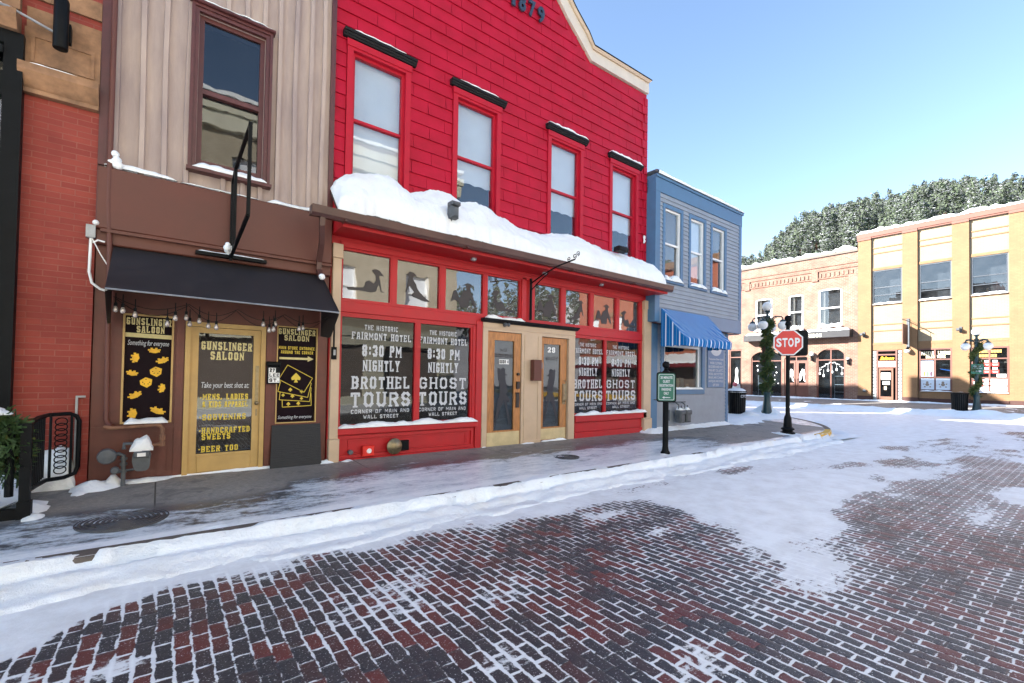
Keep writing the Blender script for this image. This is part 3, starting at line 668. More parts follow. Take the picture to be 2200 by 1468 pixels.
# dark planter / snow inside the entry
mb = MB(); r = random.Random(3); rows = 18
vs = []; fs = []
for i in range(rows+1):
    for j in range(13):
        x = -3.2+i*(2.22/rows); y = 5.95+j*.078; vs.append((x, y, .30+.10*mnoise.noise((x*3, y*4, 0))+.05*mnoise.noise((x*9, y*9, 3))+.14*max(0, (j-6)/6)))
for i in range(rows):
    for j in range(12): fs.append((i*13+j, (i+1)*13+j, (i+1)*13+j+1, i*13+j+1))
mb.add(vs, fs); solo('snow', 'snow heaped behind the black railing at the left edge', 'snow', mb, SNOW, (-2, 6.4, .3), kind='stuff', smooth=True)
ledge_snow(-1.15, -.70, .20, 6.965, .11, .42, 'snow banked against the brick pier behind the ring railing', .02)
def greens(name, label, pts, n, size, loc, seed=1, rad=.12, mats=(NEEDLE, NEEDLE2), grp=None, bias=0.3):
    r = random.Random(seed); mb = MB()
    for i in range(n):
        u = r.random()*(len(pts)-1); k = int(u); f = u-k; p = Vector(pts[k]).lerp(Vector(pts[k+1]), f)
        dv = Vector((r.gauss(0,1), r.gauss(0,1), r.gauss(0,1)-.3)).normalized(); q = p+dv*rad*r.random()**.5
        L = size*r.uniform(.6, 1.5); ax = (dv+Vector((r.gauss(0,.5), r.gauss(0,.5), r.gauss(0,.5)))).normalized(); sd_ = ax.cross(Vector((r.random(), r.random(), r.random()))).normalized()*L*.16
        e = q+ax*L; mi = 1 if r.random() < bias else 0
        mb.add([q-sd_, q+sd_, e+sd_*.4, e-sd_*.4], [(0,1,2,3)], mi)
        for s_ in (-1, 1):
            mid = q+ax*L*.4; t2 = mid+(ax*.6+sd_.normalized()*s_*.8)*L*.5; w2 = ax*L*.06
            mb.add([mid-w2, mid+w2, t2], [(0,1,2)], mi)
    return solo(name, label, 'garland', mb, list(mats), loc, group=grp)
greens('garland', 'dark fir garland hung on the railing at the left edge', [(-1.9,5.95,1.0),(-1.3,5.92,1.02),(-1.06,5.95,.98),(-1.04,6.0,.62)], 2600, .07, (-1.2,5.95,.9), 5, .15, bias=.1)
ledge_snow(-1.9, -1.02, 1.10, 5.98, .14, .05, 'snow cap lying on the fir garland of the railing')

# ============================================================ pink-boarded saloon building
t = T('saloon_building', 'narrow building with weathered pink boards above a brown shop front', 'building', (.7, 7, 0))
mb = MB(); wall(mb, -.61, 1.95, 3.78, 11, [(.30,1.04,4.14,6.04)], 7.0, .25); W_ = t.part('board_wall', mb, PINK)
mb = MB(); r = random.Random(5)
for i, x in enumerate([-.47,-.235,-.02,.205,.60-.0,.82,1.02,1.22,1.43,1.63,1.80]):
    wz = r.uniform(-.012, .012); lo = 3.79
    if .2 < x < 1.12:
        if x > .25: segs = [(3.79+.0, 4.02), (6.17, 11)]
        else: segs = [(3.79, 11)]
    else: segs = [(3.79, 11)]
    for a, b in segs:
        n = max(1, int((b-a)/.5)); mb = MB()
        for k in range(n):
            z0 = a+(b-a)*k/n; z1 = a+(b-a)*(k+1)/n; q0 = x+wz*math.sin(z0*1.7+i); q1 = x+wz*math.sin(z1*1.7+i)
            mb.add([(q0-.024,6.958,z0),(q0+.024,6.958,z0),(q1+.024,6.958,z1),(q1-.024,6.958,z1),(q0-.03,7.0,z0),(q0+.03,7.0,z0),(q1+.03,7.0,z1),(q1-.03,7.0,z1)], [(0,1,2,3),(0,3,7,4),(1,5,6,2),(0,4,5,1),(3,2,6,7)])
        t.part('batten', mb, PINK, W_)
mb = MB(); mb.box(1.90, 1.965, 6.96, 7.2, 3.4, 11); mb.box(-.61, -.53, 6.955, 7.2, 3.84, 11); t.part('corner_board', mb, MAROON)
# window with moulded casing
mb = MB(); frame(mb, .25, 1.09, 4.08, 6.09, .045, 6.945, 7.0); frame(mb, .215, 1.125, 4.04, 6.125, .034, 6.925, 6.998); mb.bbox(.19, 1.15, 6.88, 7.0, 6.126, 6.16)
mb.box(.20, 1.14, 6.86, 6.998, 4.0, 4.039)
cs = t.part('window', mb, MAROON); mb = MB(); frame(mb, .30, 1.04, 4.14, 6.04, .055, 7.02, 7.08); mb.box(.355, .985, 7.0, 7.07, 5.04, 5.10); t.part('sash', mb, MAROON, cs)
mb = MB(); mb.box(.35, .99, 7.045, 7.05, 5.07, 5.99); mb.box(.35, .99, 7.065, 7.07, 4.19, 5.07); t.part('pane', mb, G_DARK, cs)
ledge_snow(.26, 1.08, 4.04, 6.99, .14, .075, 'snow lying on the sill of the maroon window'); ledge_snow(.22, 1.1, 6.16, 6.985, .115, .02, 'thin snow on top of the maroon window head')
ledge_snow(-.55, .12, 3.83, 6.99, .09, .045, 'snow along the ledge above the brown panel, left of the sign frame', z2=3.82)
ledge_snow(.16, 1.0, 3.82, 6.99, .085, .022, 'thin snow along the ledge below the maroon window', z2=3.81); ledge_snow(1.1, 1.88, 3.81, 6.99, .095, .04, 'snow along the ledge above the brown panel, right of the sign frame')
# brown metal-clad band and shop front
mb = MB(); mb.bbox(-.605, 1.95, 6.88, 7.1, 3.10, 3.80, .012); mb.bbox(-.605, 1.95, 6.92, 7.1, 2.93, 3.098, .012)
for z in (3.06,): mb.box(-.56, 1.95, 6.865, 6.9, z, z+.035)
t.part('fascia', mb, BROWNP)
mb = MB(); wall(mb, -.60, 1.95, .12, 2.95, [(-.33,.12,.90,2.16),(.25,1.14,.16,2.13),(1.29,1.80,.82,2.15)], 7.0, .1); W_ = t.part('shop_wall', mb, BROWNW)
mb = MB()
for x in (-.25,-.13,-.01,.10): mb.box(x, x+.008, 6.994, 7.0, .2, .78)
mb.box(-.59, .22, 6.985, 7.0, .80, .86); mb.box(1.15, 1.22, 6.98, 7.0, .15, 2.2); mb.box(.16, .24, 6.98, 7.0, .15, 2.2)
t.part('trim', mb, BROWNW, W_)
# posters: left one
mb = MB(); mb.box(-.328, .118, 7.03, 7.05, .902, 2.158, 0); fr = t.part('poster', mb, AUB, label='left poster with dice and casino chips')
mb = MB(); frame(mb, -.345, .135, .885, 2.175, .02, 6.985, 7.03); t.part('poster_frame', mb, YDOOR, fr)
mb = MB(); mb.flat([(-.325,1.905),(.115,1.895),(.115,1.945),(-.325,1.955)], 7.028); slab(mb, 'GUNSLINGER', -.315, .105, 2.05, 2.135, 7.026, .16); slab(mb, 'SALOON', -.22, .04, 1.96, 2.04, 7.026, .16); t.part('lettering', mb, GOLDP, fr)
mb = MB(); txt(mb, 'Something for everyone', -.30, .09, 1.79, 1.87, 7.027, bold=.005, shear=.3); t.part('script', mb, VINYL, fr)
def chip(cx, cz, rx, rz, a):
    mb = MB()
    for k in range(2):
        pts = [(rx*math.cos(q), rz*math.sin(q)-k*.014) for q in [i*2*math.pi/14 for i in range(14)]]
        mb.flat([(cx+p*math.cos(a)-q*math.sin(a), cz+p*math.sin(a)+q*math.cos(a)) for p, q in pts], 7.0275-.0008*k)
    for i in range(7):
        q = i*2*math.pi/7+.3; p, s_ = (rx+.006)*math.cos(q), (rz+.006)*math.sin(q); X_, Z_ = cx+p*math.cos(a)-s_*math.sin(a), cz+p*math.sin(a)+s_*math.cos(a)
        mb.flat([(X_-.011, Z_-.009), (X_+.011, Z_-.009), (X_+.011, Z_+.009), (X_-.011, Z_+.009)], 7.0262)
    t.part('casino_chip', mb, YEL, fr)
for c in ((-.23,1.66,.045,.025,1.4),(-.05,1.755,.045,.018,0),(.03,1.64,.05,.022,.4),(-.25,1.48,.04,.018,-.2),(-.22,1.22,.055,.022,.5),(.03,1.30,.04,.02,1.4),(-.24,1.0,.05,.03,1.5),(.0,1.03,.065,.025,-.4)): chip(*c)
for cx, cz in ((-.03,1.50),(-.12,1.37)):
    mb = MB(); s_ = .058
    mb.flat([(cx-s_,cz+.02),(cx-.005,cz+.06),(cx+s_,cz+.035),(cx+s_*.9,cz-.03),(cx+.01,cz-.065),(cx-s_*.9,cz-.03)], 7.0275)
    dc = t.part('dice_print', mb, YEL, fr); 
    mb = MB()
    for px, pz in ((-.03,0),(-.015,-.02),(.02,-.02),(.035,.0),(0,.035)): mb.flat([(cx+px+.006*math.cos(a), cz+pz+.006*math.sin(a)) for a in [i*math.pi/4 for i in range(8)]], 7.0265)
    d2 = t.part('dice_print', mb, AUB, fr)
# shop door
mb = MB(); frame(mb, .25, 1.14, .17, 2.13, .055, 6.97, 7.09); w = t.part('door', mb, YDOOR)
mb = MB(); mb.box(.306, .39, 7.0, 7.045, .21, 2.07); mb.box(1.0, 1.084, 7.0, 7.045, .21, 2.07); mb.box(.391, .999, 7.0, 7.045, 2.0, 2.07); mb.box(.391, .999, 7.0, 7.045, .21, .47); mb.bbox(.40, .99, 6.99, 6.999, .24, .44, .006); t.part('door_leaf', mb, YDOOR, w)
mb = MB(); mb.box(.385, 1.005, 7.025, 7.03, .465, 2.005); t.part('pane', mb, G_DARK, w)
mb = MB(); mb.box(1.028, 1.068, 6.992, 6.999, 1.12, 1.60); mb.ball((1.048,6.97,1.10), .028, 10); mb.box(1.04, 1.056, 6.99, 6.999, .93, 1.02); t.part('handle', mb, BRASSD, w)
mb = MB(); y = 7.022
slab(mb, 'GUNSLINGER', .42, .98, 1.79, 1.895, y, .16, 1); slab(mb, 'SALOON', .52, .89, 1.665, 1.77, y, .16, 1)
txt(mb, 'Take your best shot at:', .43, .96, 1.28, 1.375, y, 2, .005, .2)
for s_, x1, z0 in (('MENS, LADIES', .95, 1.15), ('& KIDS APPAREL', .95, 1.055), ('SOUVENIRS', .93, .89), ('HANDCRAFTED', .98, .72), ('SWEETS', .76, .64), ('BEER TOO', .85, .485)):
    slab(mb, s_, .45, x1, z0, z0+.075, y, .17, 0)
for z in (1.17, .92, .75, .515): mb.box(.42, .436, y-.002, y, z, z+.016)
t.part('lettering', mb, [GOLD, GOLDP, VINYL], w)
mb = MB(); mb.box(.38, 1.0, 7.16, 7.17, .5, 2.1); mb.box(.25, .26, 7.1, 7.6, .2, 2.1)
t.part('dark_backing', mb, AUB, w)
# right poster
mb = MB(); mb.box(1.292, 1.798, 7.03, 7.05, .822, 2.148); fr = t.part('poster', mb, AUB, label='right poster with an arrow and playing cards')
mb = MB(); frame(mb, 1.28, 1.81, .81, 2.16, .014, 6.985, 7.03); t.part('poster_frame', mb, YDOOR, fr)
mb = MB(); y = 7.027
slab(mb, 'GUNSLINGER', 1.305, 1.785, 2.05, 2.13, y, .16, 1); slab(mb, 'SALOON', 1.38, 1.70, 1.965, 2.04, y, .16, 1)
slab(mb, 'MAIN STORE ENTRANCE', 1.31, 1.78, 1.84, 1.885, y, .17, 0, False); slab(mb, 'AROUND THE CORNER', 1.34, 1.76, 1.78, 1.825, y, .17, 0, False)
mb.flat([(1.32,1.70),(1.69,1.70),(1.69,1.675),(1.77,1.715),(1.69,1.755),(1.69,1.73),(1.32,1.73)], y, 1)
t.part('lettering', mb, [GOLD, GOLDP], fr)
mb = MB()
def card(cx, cz, a, w_, h_, yy):
    P = [(-w_,-h_),(w_,-h_),(w_,h_),(-w_,h_)]; P = [(cx+p*math.cos(a)-q*math.sin(a), cz+p*math.sin(a)+q*math.cos(a)) for p, q in P]
    mb.flat(P, yy, 1)
    for i in range(4):
        (ax, az), (bx, bz) = P[i], P[(i+1) % 4]; L = math.hypot(bx-ax, bz-az); nx, nz = -(bz-az)/L*.0045, (bx-ax)/L*.0045
        mb.add([(ax-nx,yy-.0006,az-nz),(bx-nx,yy-.0006,bz-nz),(bx+nx,yy-.0006,bz+nz),(ax+nx,yy-.0006,az+nz)], [(0,1,2,3)], 0)
card(1.56,1.13,.04,.19,.09,7.0285); card(1.54,1.22,-.08,.20,.10,7.0275); card(1.53,1.31,-.22,.20,.105,7.0265); card(1.54,1.43,-.5,.19,.115,7.0255)
def spade(cx, cz, s_, yy): mb.flat([(cx,cz+s_),(cx-s_*.5,cz+s_*.45),(cx-s_*.85,cz),(cx-s_*.7,cz-s_*.4),(cx-s_*.15,cz-s_*.3),(cx-s_*.35,cz-s_*.85),(cx+s_*.35,cz-s_*.85),(cx+s_*.15,cz-s_*.3),(cx+s_*.7,cz-s_*.4),(cx+s_*.85,cz),(cx+s_*.5,cz+s_*.45)], yy, 0)
spade(1.54,1.44,.075,7.0245); spade(1.47,1.275,.03,7.0255); spade(1.62,1.25,.03,7.0255); spade(1.38,1.20,.025,7.0265); spade(1.5,1.185,.03,7.0265); spade(1.62,1.15,.025,7.0265); spade(1.45,1.075,.03,7.0275); spade(1.58,1.08,.03,7.0275)
t.part('playing_cards_print', mb, [GOLD, AUB], fr)
mb = MB(); txt(mb, 'Something for everyone', 1.32, 1.76, .855, .915, 7.027, bold=.004, shear=.3); t.part('script', mb, VINYL, fr)
# awning
mb = MB(); Yf = 6.12
P0 = [(-.45,6.985,2.95),(1.86,6.985,2.93)]; P1 = [(-.45,Yf,2.33),(1.84,Yf,2.31)]
n = 16; vs = []; fs = []
for i in range(n+1):
    u = i/n
    for j in range(6):
        q = j/5; x = -.45+2.30*u; y = 6.985+(Yf-6.985)*q; z = 2.95+(2.33-2.95)*q-.02*u-.012*math.sin(q*math.pi)*(1+.4*math.sin(u*9)); vs.append((x, y, z))
for i in range(n):
    for j in range(5): fs.append((i*6+j, (i+1)*6+j, (i+1)*6+j+1, i*6+j+1))
mb.add(vs, fs)
for x in (-.45, 1.845): mb.add([(x,6.985,2.94),(x,Yf,2.32),(x,Yf+.02,2.27),(x,6.3,2.15),(x,6.45,2.02),(x,6.55,2.0),(x,6.985,2.05)], [(0,1,2,3,4,5,6)])
t.part('awning', mb, AWN, smooth=True)
mb = MB(); mb.tube([(-.45,Yf,2.325),(1.845,Yf,2.305)], .010, 6); mb.tube([(-.44,Yf+.01,2.31),(-.44,6.95,2.45)], .008, 6); mb.tube([(1.835,Yf+.01,2.30),(1.835,6.95,2.45)], .010, 6); t.part('awning_bar', mb, STEEL)
shell(t, -.61, 1.965, 0, 11, 7.0, 8, .65)
# empty blade sign frame
t = T('blade_sign', 'empty black square-tube sign frame standing over the dark awning', 'sign frame', (.69, 6.9, 2.95))
mb = MB(); a = .022
def bar(p, q, r_=.024): mb.tube([p, q], r_, 4)
bar((.69,6.83,2.93),(.69,6.83,3.92)); bar((.69,6.55,3.0),(.69,6.55,4.02)); bar((.69,5.42,3.14),(.69,5.42,4.08)); bar((.69,6.85,3.92),(.69,6.55,4.02)); bar((.69,6.56,4.02),(.69,5.40,4.08)); bar((.69,6.83,2.98),(.69,5.42,3.14))
t.part('frame', mb, BLACK)
mb = MB(); mb.box(.32, 1.10, 6.82, 6.90, 2.96, 3.0); t.part('mounting_bar', mb, BLACK)
ledge_snow(.33, 1.09, 3.0, 6.895, .06, .018, 'thin snow on the mounting bar of the empty sign frame', step=.02)
mb = MB(); r = random.Random(8)
for i in range(5): mb.ball((.655+r.uniform(-.03,.03), 6.6+r.uniform(-.04,.04), 3.03+r.uniform(-.03,.04)), r.uniform(.025,.045), 8)
solo('snow', 'small lump of snow stuck to the foot of the empty sign frame', 'snow', mb, SNOW, (.655,6.6,3.03), kind='stuff', smooth=True)
mb = MB(); r = random.Random(9)
for i in range(7): mb.ball((-.46+r.uniform(-.05,.05), 6.90, 3.90+r.uniform(-.06,.08)), r.uniform(.03,.05), 8)
solo('snow', 'rounded lump of snow at the left end of the pink boards', 'snow', mb, SNOW, (-.46,6.9,3.9), kind='stuff', smooth=True)
# drainpipe, conduit box
t = T('drainpipe', 'long thin brown drainpipe down the left edge of the pink building', 'drainpipe', (-.47, 6.92, 0))
mb = MB(); mb.tube([(-.50,6.90,9.5),(-.50,6.90,3.4),(-.475,6.90,2.8),(-.46,6.90,.95),(-.44,6.88,.9),(-.40,6.84,.88)], .026, 10); t.part('pipe', mb, BROWNP, smooth=True)
mb = MB(); mb.box(-.68, -.60, 6.88, 6.97, 2.98, 3.12); t = T('junction_box', 'grey electrical junction box with looping conduit beside the brown panel', 'junction box', (-.64, 6.93, 3.05)); t.part('box', mb, STEEL)
mb = MB(); mb.tube([(-.64,6.93,2.99),(-.645,6.93,2.6),(-.62,6.93,2.48),(-.55,6.93,2.42),(-.47,6.94,2.40)], .014, 8); mb.tube([(-.64,6.92,3.0),(-.55,6.9,2.8),(-.44,6.9,2.6)], .006, 5); mb.tube([(-.62,6.92,2.93),(-.58,6.9,2.96),(-.52,6.9,2.95)], .010, 6); mb.ball((-.60,6.88,3.15), .03, 8); t.part('conduit', mb, WHITE, smooth=True)
# string lights
BULB = glass('clear_bulb', (.9,.88,.85), 1.9, .05)
BULBC = M('bulb_glass', (.42,.38,.36), .15, .2, 20, 60, 0, metal=.5)
t = T('string_lights', 'string of clear bulbs hanging on loose wires under the dark awning', 'string lights', (.7, 6.3, 2.2))
mb = MB(); anchors = [(-.42,6.75,2.35),(.25,6.3,2.28),(.72,6.3,2.27),(1.25,6.4,2.27),(1.82,6.5,2.3)]
for k in range(4):
    a, b = Vector(anchors[k]), Vector(anchors[k+1])
    for sg, off in ((.10, 0), (.16, .12)): mb.tube([tuple(a.lerp(b, i/10)-Vector((0, -off, sg*math.sin(math.pi*i/10)+.02))) for i in range(11)], .004, 4)
t.part('wire', mb, BLACK)
r = random.Random(4)
for i, (px, pz) in enumerate(((-.38,2.14),(-.32,2.13),(-.22,2.10),(.06,2.02),(.13,2.09),(.23,2.11),(.27,2.05),(.36,2.09),(.45,2.04),(.52,2.02),(1.02,2.10),(1.08,2.03),(1.14,2.11),(1.12,2.04),(1.42,2.07),(1.5,2.10))):
    yy = 6.42+r.uniform(-.08, .12); zz = pz+.02
    mb = MB(); mb.lathe([(.003,zz-.045),(.018,zz-.038),(.025,zz-.02),(.024,zz-.004),(.014,zz+.018),(.012,zz+.026)], px, yy, 10); b = t.part('bulb', mb, BULBC, smooth=True)
    mb = MB(); mb.lathe([(.014,zz+.024),(.015,zz+.06),(.006,zz+.066),(.004,zz+.16)], px, yy, 8); t.part('socket', mb, BLACK, b)
# gas meter with pipes
t = T('gas_meter', 'grey gas meter with round regulator and pipes under snow by the dice poster', 'gas meter', (-.25, 6.75, .25))
mb = MB(); prof = []
for i in range(20):
    a = 2*math.pi*i/20; sx = math.copysign(abs(math.cos(a))**.6, math.cos(a)); sz = math.copysign(abs(math.sin(a))**.6, math.sin(a)); prof.append((-.13+.085*sx*(1 if sz > 0 else .88), .49+.115*sz))
mb.ext(prof, 6.66, 6.80); mb.bbox(-.20, -.06, 6.63, 6.66, .53, .60, .01); t.part('meter_body', mb, METERG, smooth=True)
mb = MB(); mb.box(-.17, -.095, 6.622, 6.629, .545, .585); t.part('label_plate', mb, WHITE)
mb = MB(); mb.lathe([(.02,6.66),(.075,6.67),(.085,6.70),(.085,6.73),(.03,6.76),(.03,6.80)], -.43, .56, 24, ax='y'); t.part('regulator', mb, METERG, smooth=True)
mb = MB(); mb.tube([(-.43,6.77,.57),(-.33,6.77,.57),(-.29,6.77,.55),(-.29,6.77,.18)], .022, 10); mb.tube([(-.29,6.77,.62),(-.29,6.77,.68),(-.2,6.77,.68),(-.18,6.75,.60)], .02, 10)
for z in (.36, .44, .5): mb.lathe([(.034,z),(.034,z+.03)], -.29, 6.77, 8)
mb.tube([(-.29,6.77,.38),(-.36,6.72,.38)], .02, 8); mb.tube([(-.29,6.77,.38),(-.2,6.74,.39)], .014, 8); mb.lathe([(.03,6.69),(.04,6.7),(.04,6.74)], -.36, .40, 10, ax='y'); t.part('pipework', mb, METERG, smooth=True)
mb = MB(); mb.tube([(-.47,6.80,.88),(-.40,6.78,.86),(-.02,6.78,.88),(.03,6.78,.87),(.05,6.78,.83),(.05,6.78,.68),(.02,6.78,.65),(-.06,6.77,.65),(-.08,6.75,.60)], .022, 10); mb.lathe([(.032,.70),(.032,.76)], .05, 6.78, 8); mb.lathe([(.03,.63),(.03,.68)], .05, 6.78, 8); t.part('supply_pipe', mb, M('rusty_pipe', (.19,.09,.05), .7, .4, 15, 60, .002), smooth=True)
ledge_snow(-.30, .10, .90, 6.86, .12, .055, 'snow on the rusty gas pipe under the dice poster', .02)
ledge_snow(-.24, -.03, .60, 6.82, .18, .13, 'thick cap of snow on top of the gas meter', .02)
# mailbox, mat
t = T('mailbox', 'small black mailbox reading 27 LEE ST. on the brown post', 'mailbox', (1.23, 6.95, 1.5)); mb = MB(); mb.bbox(1.16, 1.31, 6.90, 6.998, 1.36, 1.60); mb.bbox(1.15, 1.32, 6.885, 6.998, 1.602, 1.66); t.part('box', mb, BLACK)
mb = MB()
for a, z in ((1.20,.0), (1.165,0), (1.165,0)): pass
mb.box(1.17, 1.255, 6.896, 6.8995, 1.51, 1.575); mb.box(1.17, 1.305, 6.896, 6.8995, 1.445, 1.507); mb.box(1.17, 1.305, 6.896, 6.8995, 1.375, 1.44); pl = t.part('number_plate', mb, WHITE)
mb = MB(); slab(mb, '27', 1.18, 1.245, 1.52, 1.568, 6.895, .22, 0, False); slab(mb, 'LEE', 1.18, 1.298, 1.455, 1.50, 6.895, .22, 0, False); slab(mb, 'ST.', 1.18, 1.295, 1.385, 1.432, 6.895, .22, 0, False); t.part('digits', mb, BLACK, pl)
mb = MB(); mb.add([(1.22,6.90,.20),(1.88,6.90,.20),(1.87,6.975,.79),(1.24,6.975,.79),(1.22,6.93,.20),(1.88,6.93,.20),(1.87,6.995,.79),(1.24,6.995,.79)], [(0,1,2,3),(7,6,5,4),(0,4,5,1),(3,2,6,7),(0,3,7,4),(1,5,6,2)])
solo('door_mat', 'ribbed black rubber mat leaning against the brown wall', 'mat', mb, M('ribbed_rubber', (.018,.019,.021), .7, .3, 12, 8, .01, stretch=(1,1,14)), (1.55, 6.95, .2))
mb = MB(); mb.bbox(1.985, 2.055, 6.885, 6.93, 1.72, 1.90, .01, 0); mb.box(2.005, 2.035, 6.88, 6.886, 1.78, 1.86, 1); mb.tube([(2.02,6.92,1.9),(2.02,6.92,2.3)], .012, 6, 0); solo('outlet_box', 'small dark electrical outlet box on the left tan pilaster', 'outlet box', mb, [BLACK, STEEL], (2.02, 6.9, 1.8))

# ============================================================ red hotel building
t = T('hotel_building', 'bright red wooden hotel with tall sash windows and a snowy porch roof', 'building', (5.8, 7, 0))
XL, XR = 1.97, 9.50
WX = [(2.27,3.045),(4.11,4.885),(6.34,7.12),(8.25,9.04)]
GO = [(XR,8.62),(7.45,8.56),(7.10,8.85),(6.71,9.16),(6.40,9.46),(6.1,9.95),(5.6,10.3)]
GO = GO+[(2*5.735-x, z) for x, z in GO[::-1]]
def gz(x):
    for (xa, za), (xb, zb) in zip(GO, GO[1:]):
        if xb <= x <= xa: return zb+(za-zb)*(x-xb)/(xa-xb+1e-9)
    return 8.6
holes = [(a-.04, b+.04, 4.42, 6.44) for a, b in WX]
trans = [(2.13,2.92),(2.99,3.80),(3.88,4.70),(4.76,5.56),(5.90,6.66),(6.76,7.53),(7.62,8.41),(8.50,9.28)]
mb = MB(); wall(mb, XL, XR, 3.42, 8.2, holes, 7.03, .22)
mb.ext([(XL,8.2),(XR,8.2)]+[(x, z-.02) for x, z in GO], 7.03, 7.25)
BW = t.part('wall', mb, RED)
mb = MB(); r = random.Random(21); ch = .214; z = 4.0; row = 0
blk = [(a-.135, b+.135, 4.2, 6.58) for a, b in WX]
while z < 10.3:
    x = XL+.005-(.31 if row % 2 else 0)-.62*(row % 3 == 2)
    zt = z+ch
    while x < XR:
        L = .62+r.uniform(-.03, .03); a, b = max(x, XL+.005), min(x+L, XR-.20 if row % 2 else XR-.12); x += L
        segs = [(a, b)]
        for h in blk:
            if h[2] < zt-.01 and h[3] > z+.01:
                ns = []
                for (p, q) in segs:
                    if q <= h[0] or p >= h[1]: ns.append((p, q)); continue
                    if p < h[0]: ns.append((p, h[0]))
                    if q > h[1]: ns.append((h[1], q))
                segs = ns
        for p, q in segs:
            if q-p < .02: continue
            if min(gz(p), gz(q)) < zt-.01:
                # trim the board to the gable
                if max(gz(p), gz(q)) < zt: continue
                if gz(p) > gz(q):
                    while q > p+.02 and gz(q) < zt-.01: q -= .03
                else:
                    while p < q-.02 and gz(p) < zt-.01: p += .03
            o = .026+r.uniform(-.004, .005); t1 = r.uniform(0, .002); g_ = .0042
            mb.add([(p+g_,7.03-o,z+.004),(q-g_,7.03-o,z+.004),(q-g_,7.03-.005-t1,zt),(p+g_,7.03-.005-t1,zt),(p+g_,7.03,z+.004),(q-g_,7.03,z+.004),(q-g_,7.03,zt),(p+g_,7.03,zt)], [(0,1,2,3),(0,4,5,1),(0,3,7,4),(1,5,6,2)])
    z += ch; row += 1
t.part('siding', mb, RED, BW)
mb = MB()
for i in range(22): z = 4.0+i*.214; mb.bbox(XR-.20 if i % 2 else XR-.12, XR+.006, 6.990, 7.2, z+.004, z+.206, .006) if z+.21 < 8.6 else None
t.part('corner_board', mb, RED, BW)
# upper windows
for i, (a, b) in enumerate(WX):
    w = window(t, a-.04, b+.04, 4.42, 6.44, 7.03, REDUP, G_UP, rail=5.42, fw=.045, blind=(4.55, 5.02, 5.02, 5.0)[i], by=.14)
    mb = MB(); frame(mb, a-.13, b+.13, 4.2, 6.53, .09, 6.985, 7.029); mb.bbox(a-.14, b+.14, 6.965, 7.0, 6.48, 6.585, .006); t.part('casing', mb, REDUP, w)
    mb = MB()
    pr = [(7.02,6.59),(6.95,6.595),(6.94,6.615),(6.925,6.62),(6.915,6.645),(6.895,6.65),(6.89,6.685),(7.02,6.695)]
    mb.extx(pr, a-.20, b+.20); t.part('cornice', mb, BLACKW, w)
    ledge_snow(a-.05 if i < 2 else a-.19, b+(.0 if i < 2 else .19), 6.695, 6.985, .098, (.03,.03,.05,.06)[i], 'snow on the black cornice over the %s upper window of the red building' % ('first', 'second', 'third', 'fourth')[i], .03)
# parapet trim
mb = MB(); n = len(GO); vs = []; fs = []
def offs(k, dd):
    a = GO[max(k-1, 0)]; b = GO[min(k+1, n-1)]; dx, dz = b[0]-a[0], b[1]-a[1]; L = math.hypot(dx, dz); return (GO[k][0]+dz/L*dd, GO[k][1]-dx/L*dd)
for k in range(n):
    p = GO[k]; q = offs(k, .30)
    if k == 0: q = (XR, 8.92)
    if k == n-1: q = (XL, 8.92)
    for (u, y0) in ((0, 6.975), (1, 6.975), (1, 7.3), (0, 7.3)):
        c = p if u == 0 else q; vs.append((c[0]+(.02 if k == 0 else 0), y0, c[1]))
for k in range(n-1):
    for j in range(4): fs.append((k*4+j, k*4+(j+1) % 4, (k+1)*4+(j+1) % 4, (k+1)*4+j))
fs += [(0,1,2,3), ((n-1)*4+3, (n-1)*4+2, (n-1)*4+1, (n-1)*4)]
mb.add(vs, fs); pp = t.part('parapet', mb, CREAM)
mb = MB(); vs = []; fs = []
for k in range(n):
    q = offs(k, .25); q2 = offs(k, .315)
    if k == 0: q = (XR, 8.87); q2 = (XR+.06, 8.935)
    if k == n-1: q = (XL, 8.87); q2 = (XL, 8.935)
    for c, y0 in ((q, 6.974), (q, 6.94), (q2, 6.92), (q2, 7.32)): vs.append((c[0], y0, c[1]))
for k in range(n-1):
    for j in range(3): fs.append((k*4+j, k*4+j+1, (k+1)*4+j+1, (k+1)*4+j))
fs += [(0,1,2,3)]
mb.add(vs, fs); t.part('coping', mb, TAN, pp)
mb = MB(); vs = []; fs = []
for k in range(n):
    q2 = offs(k, .325)
    if k == 0: q2 = (XR+.07, 8.945)
    vs += [(q2[0], 6.91, q2[1]), (q2[0], 7.33, q2[1]), (q2[0], 7.33, q2[1]+.015), (q2[0], 6.91, q2[1]+.015)]
for k in range(n-1):
    for j in range(4): fs.append((k*4+j, k*4+(j+1) % 4, (k+1)*4+(j+1) % 4, (k+1)*4+j))
fs += [(0,1,2,3)]
mb.add(vs, fs); t.part('coping_cap', mb, BLACKW, pp)
mb = MB(); DB = M('blue_black_metal', (.02,.035,.06), .45, .2, 8, 60, .001)
for chx, x0, z0 in (('1',5.20,8.66),('8',5.37,8.66),('7',5.62,8.66),('9',5.86,8.66)):
    v, f = glyphs(chx, .03, 0); w_ = .08 if chx == '1' else .17
    nv = len(v); P = [(x0+w_*a, 6.95, z0+.33*b) for a, b in v]; Q = [(x, 6.985, z) for x, _, z in P]
    mb.add(P, f); mb.add(Q, f); ed = {}
    for ff in f:
        for a, b in zip(ff, ff[1:]+ff[:1]): ed[(a, b)] = 1
    mb.add(P+Q, [(a, b, b+nv, a+nv) for (a, b) in ed if (b, a) not in ed])
t.part('date_numerals', mb, DB, label='dark metal numerals 1879')
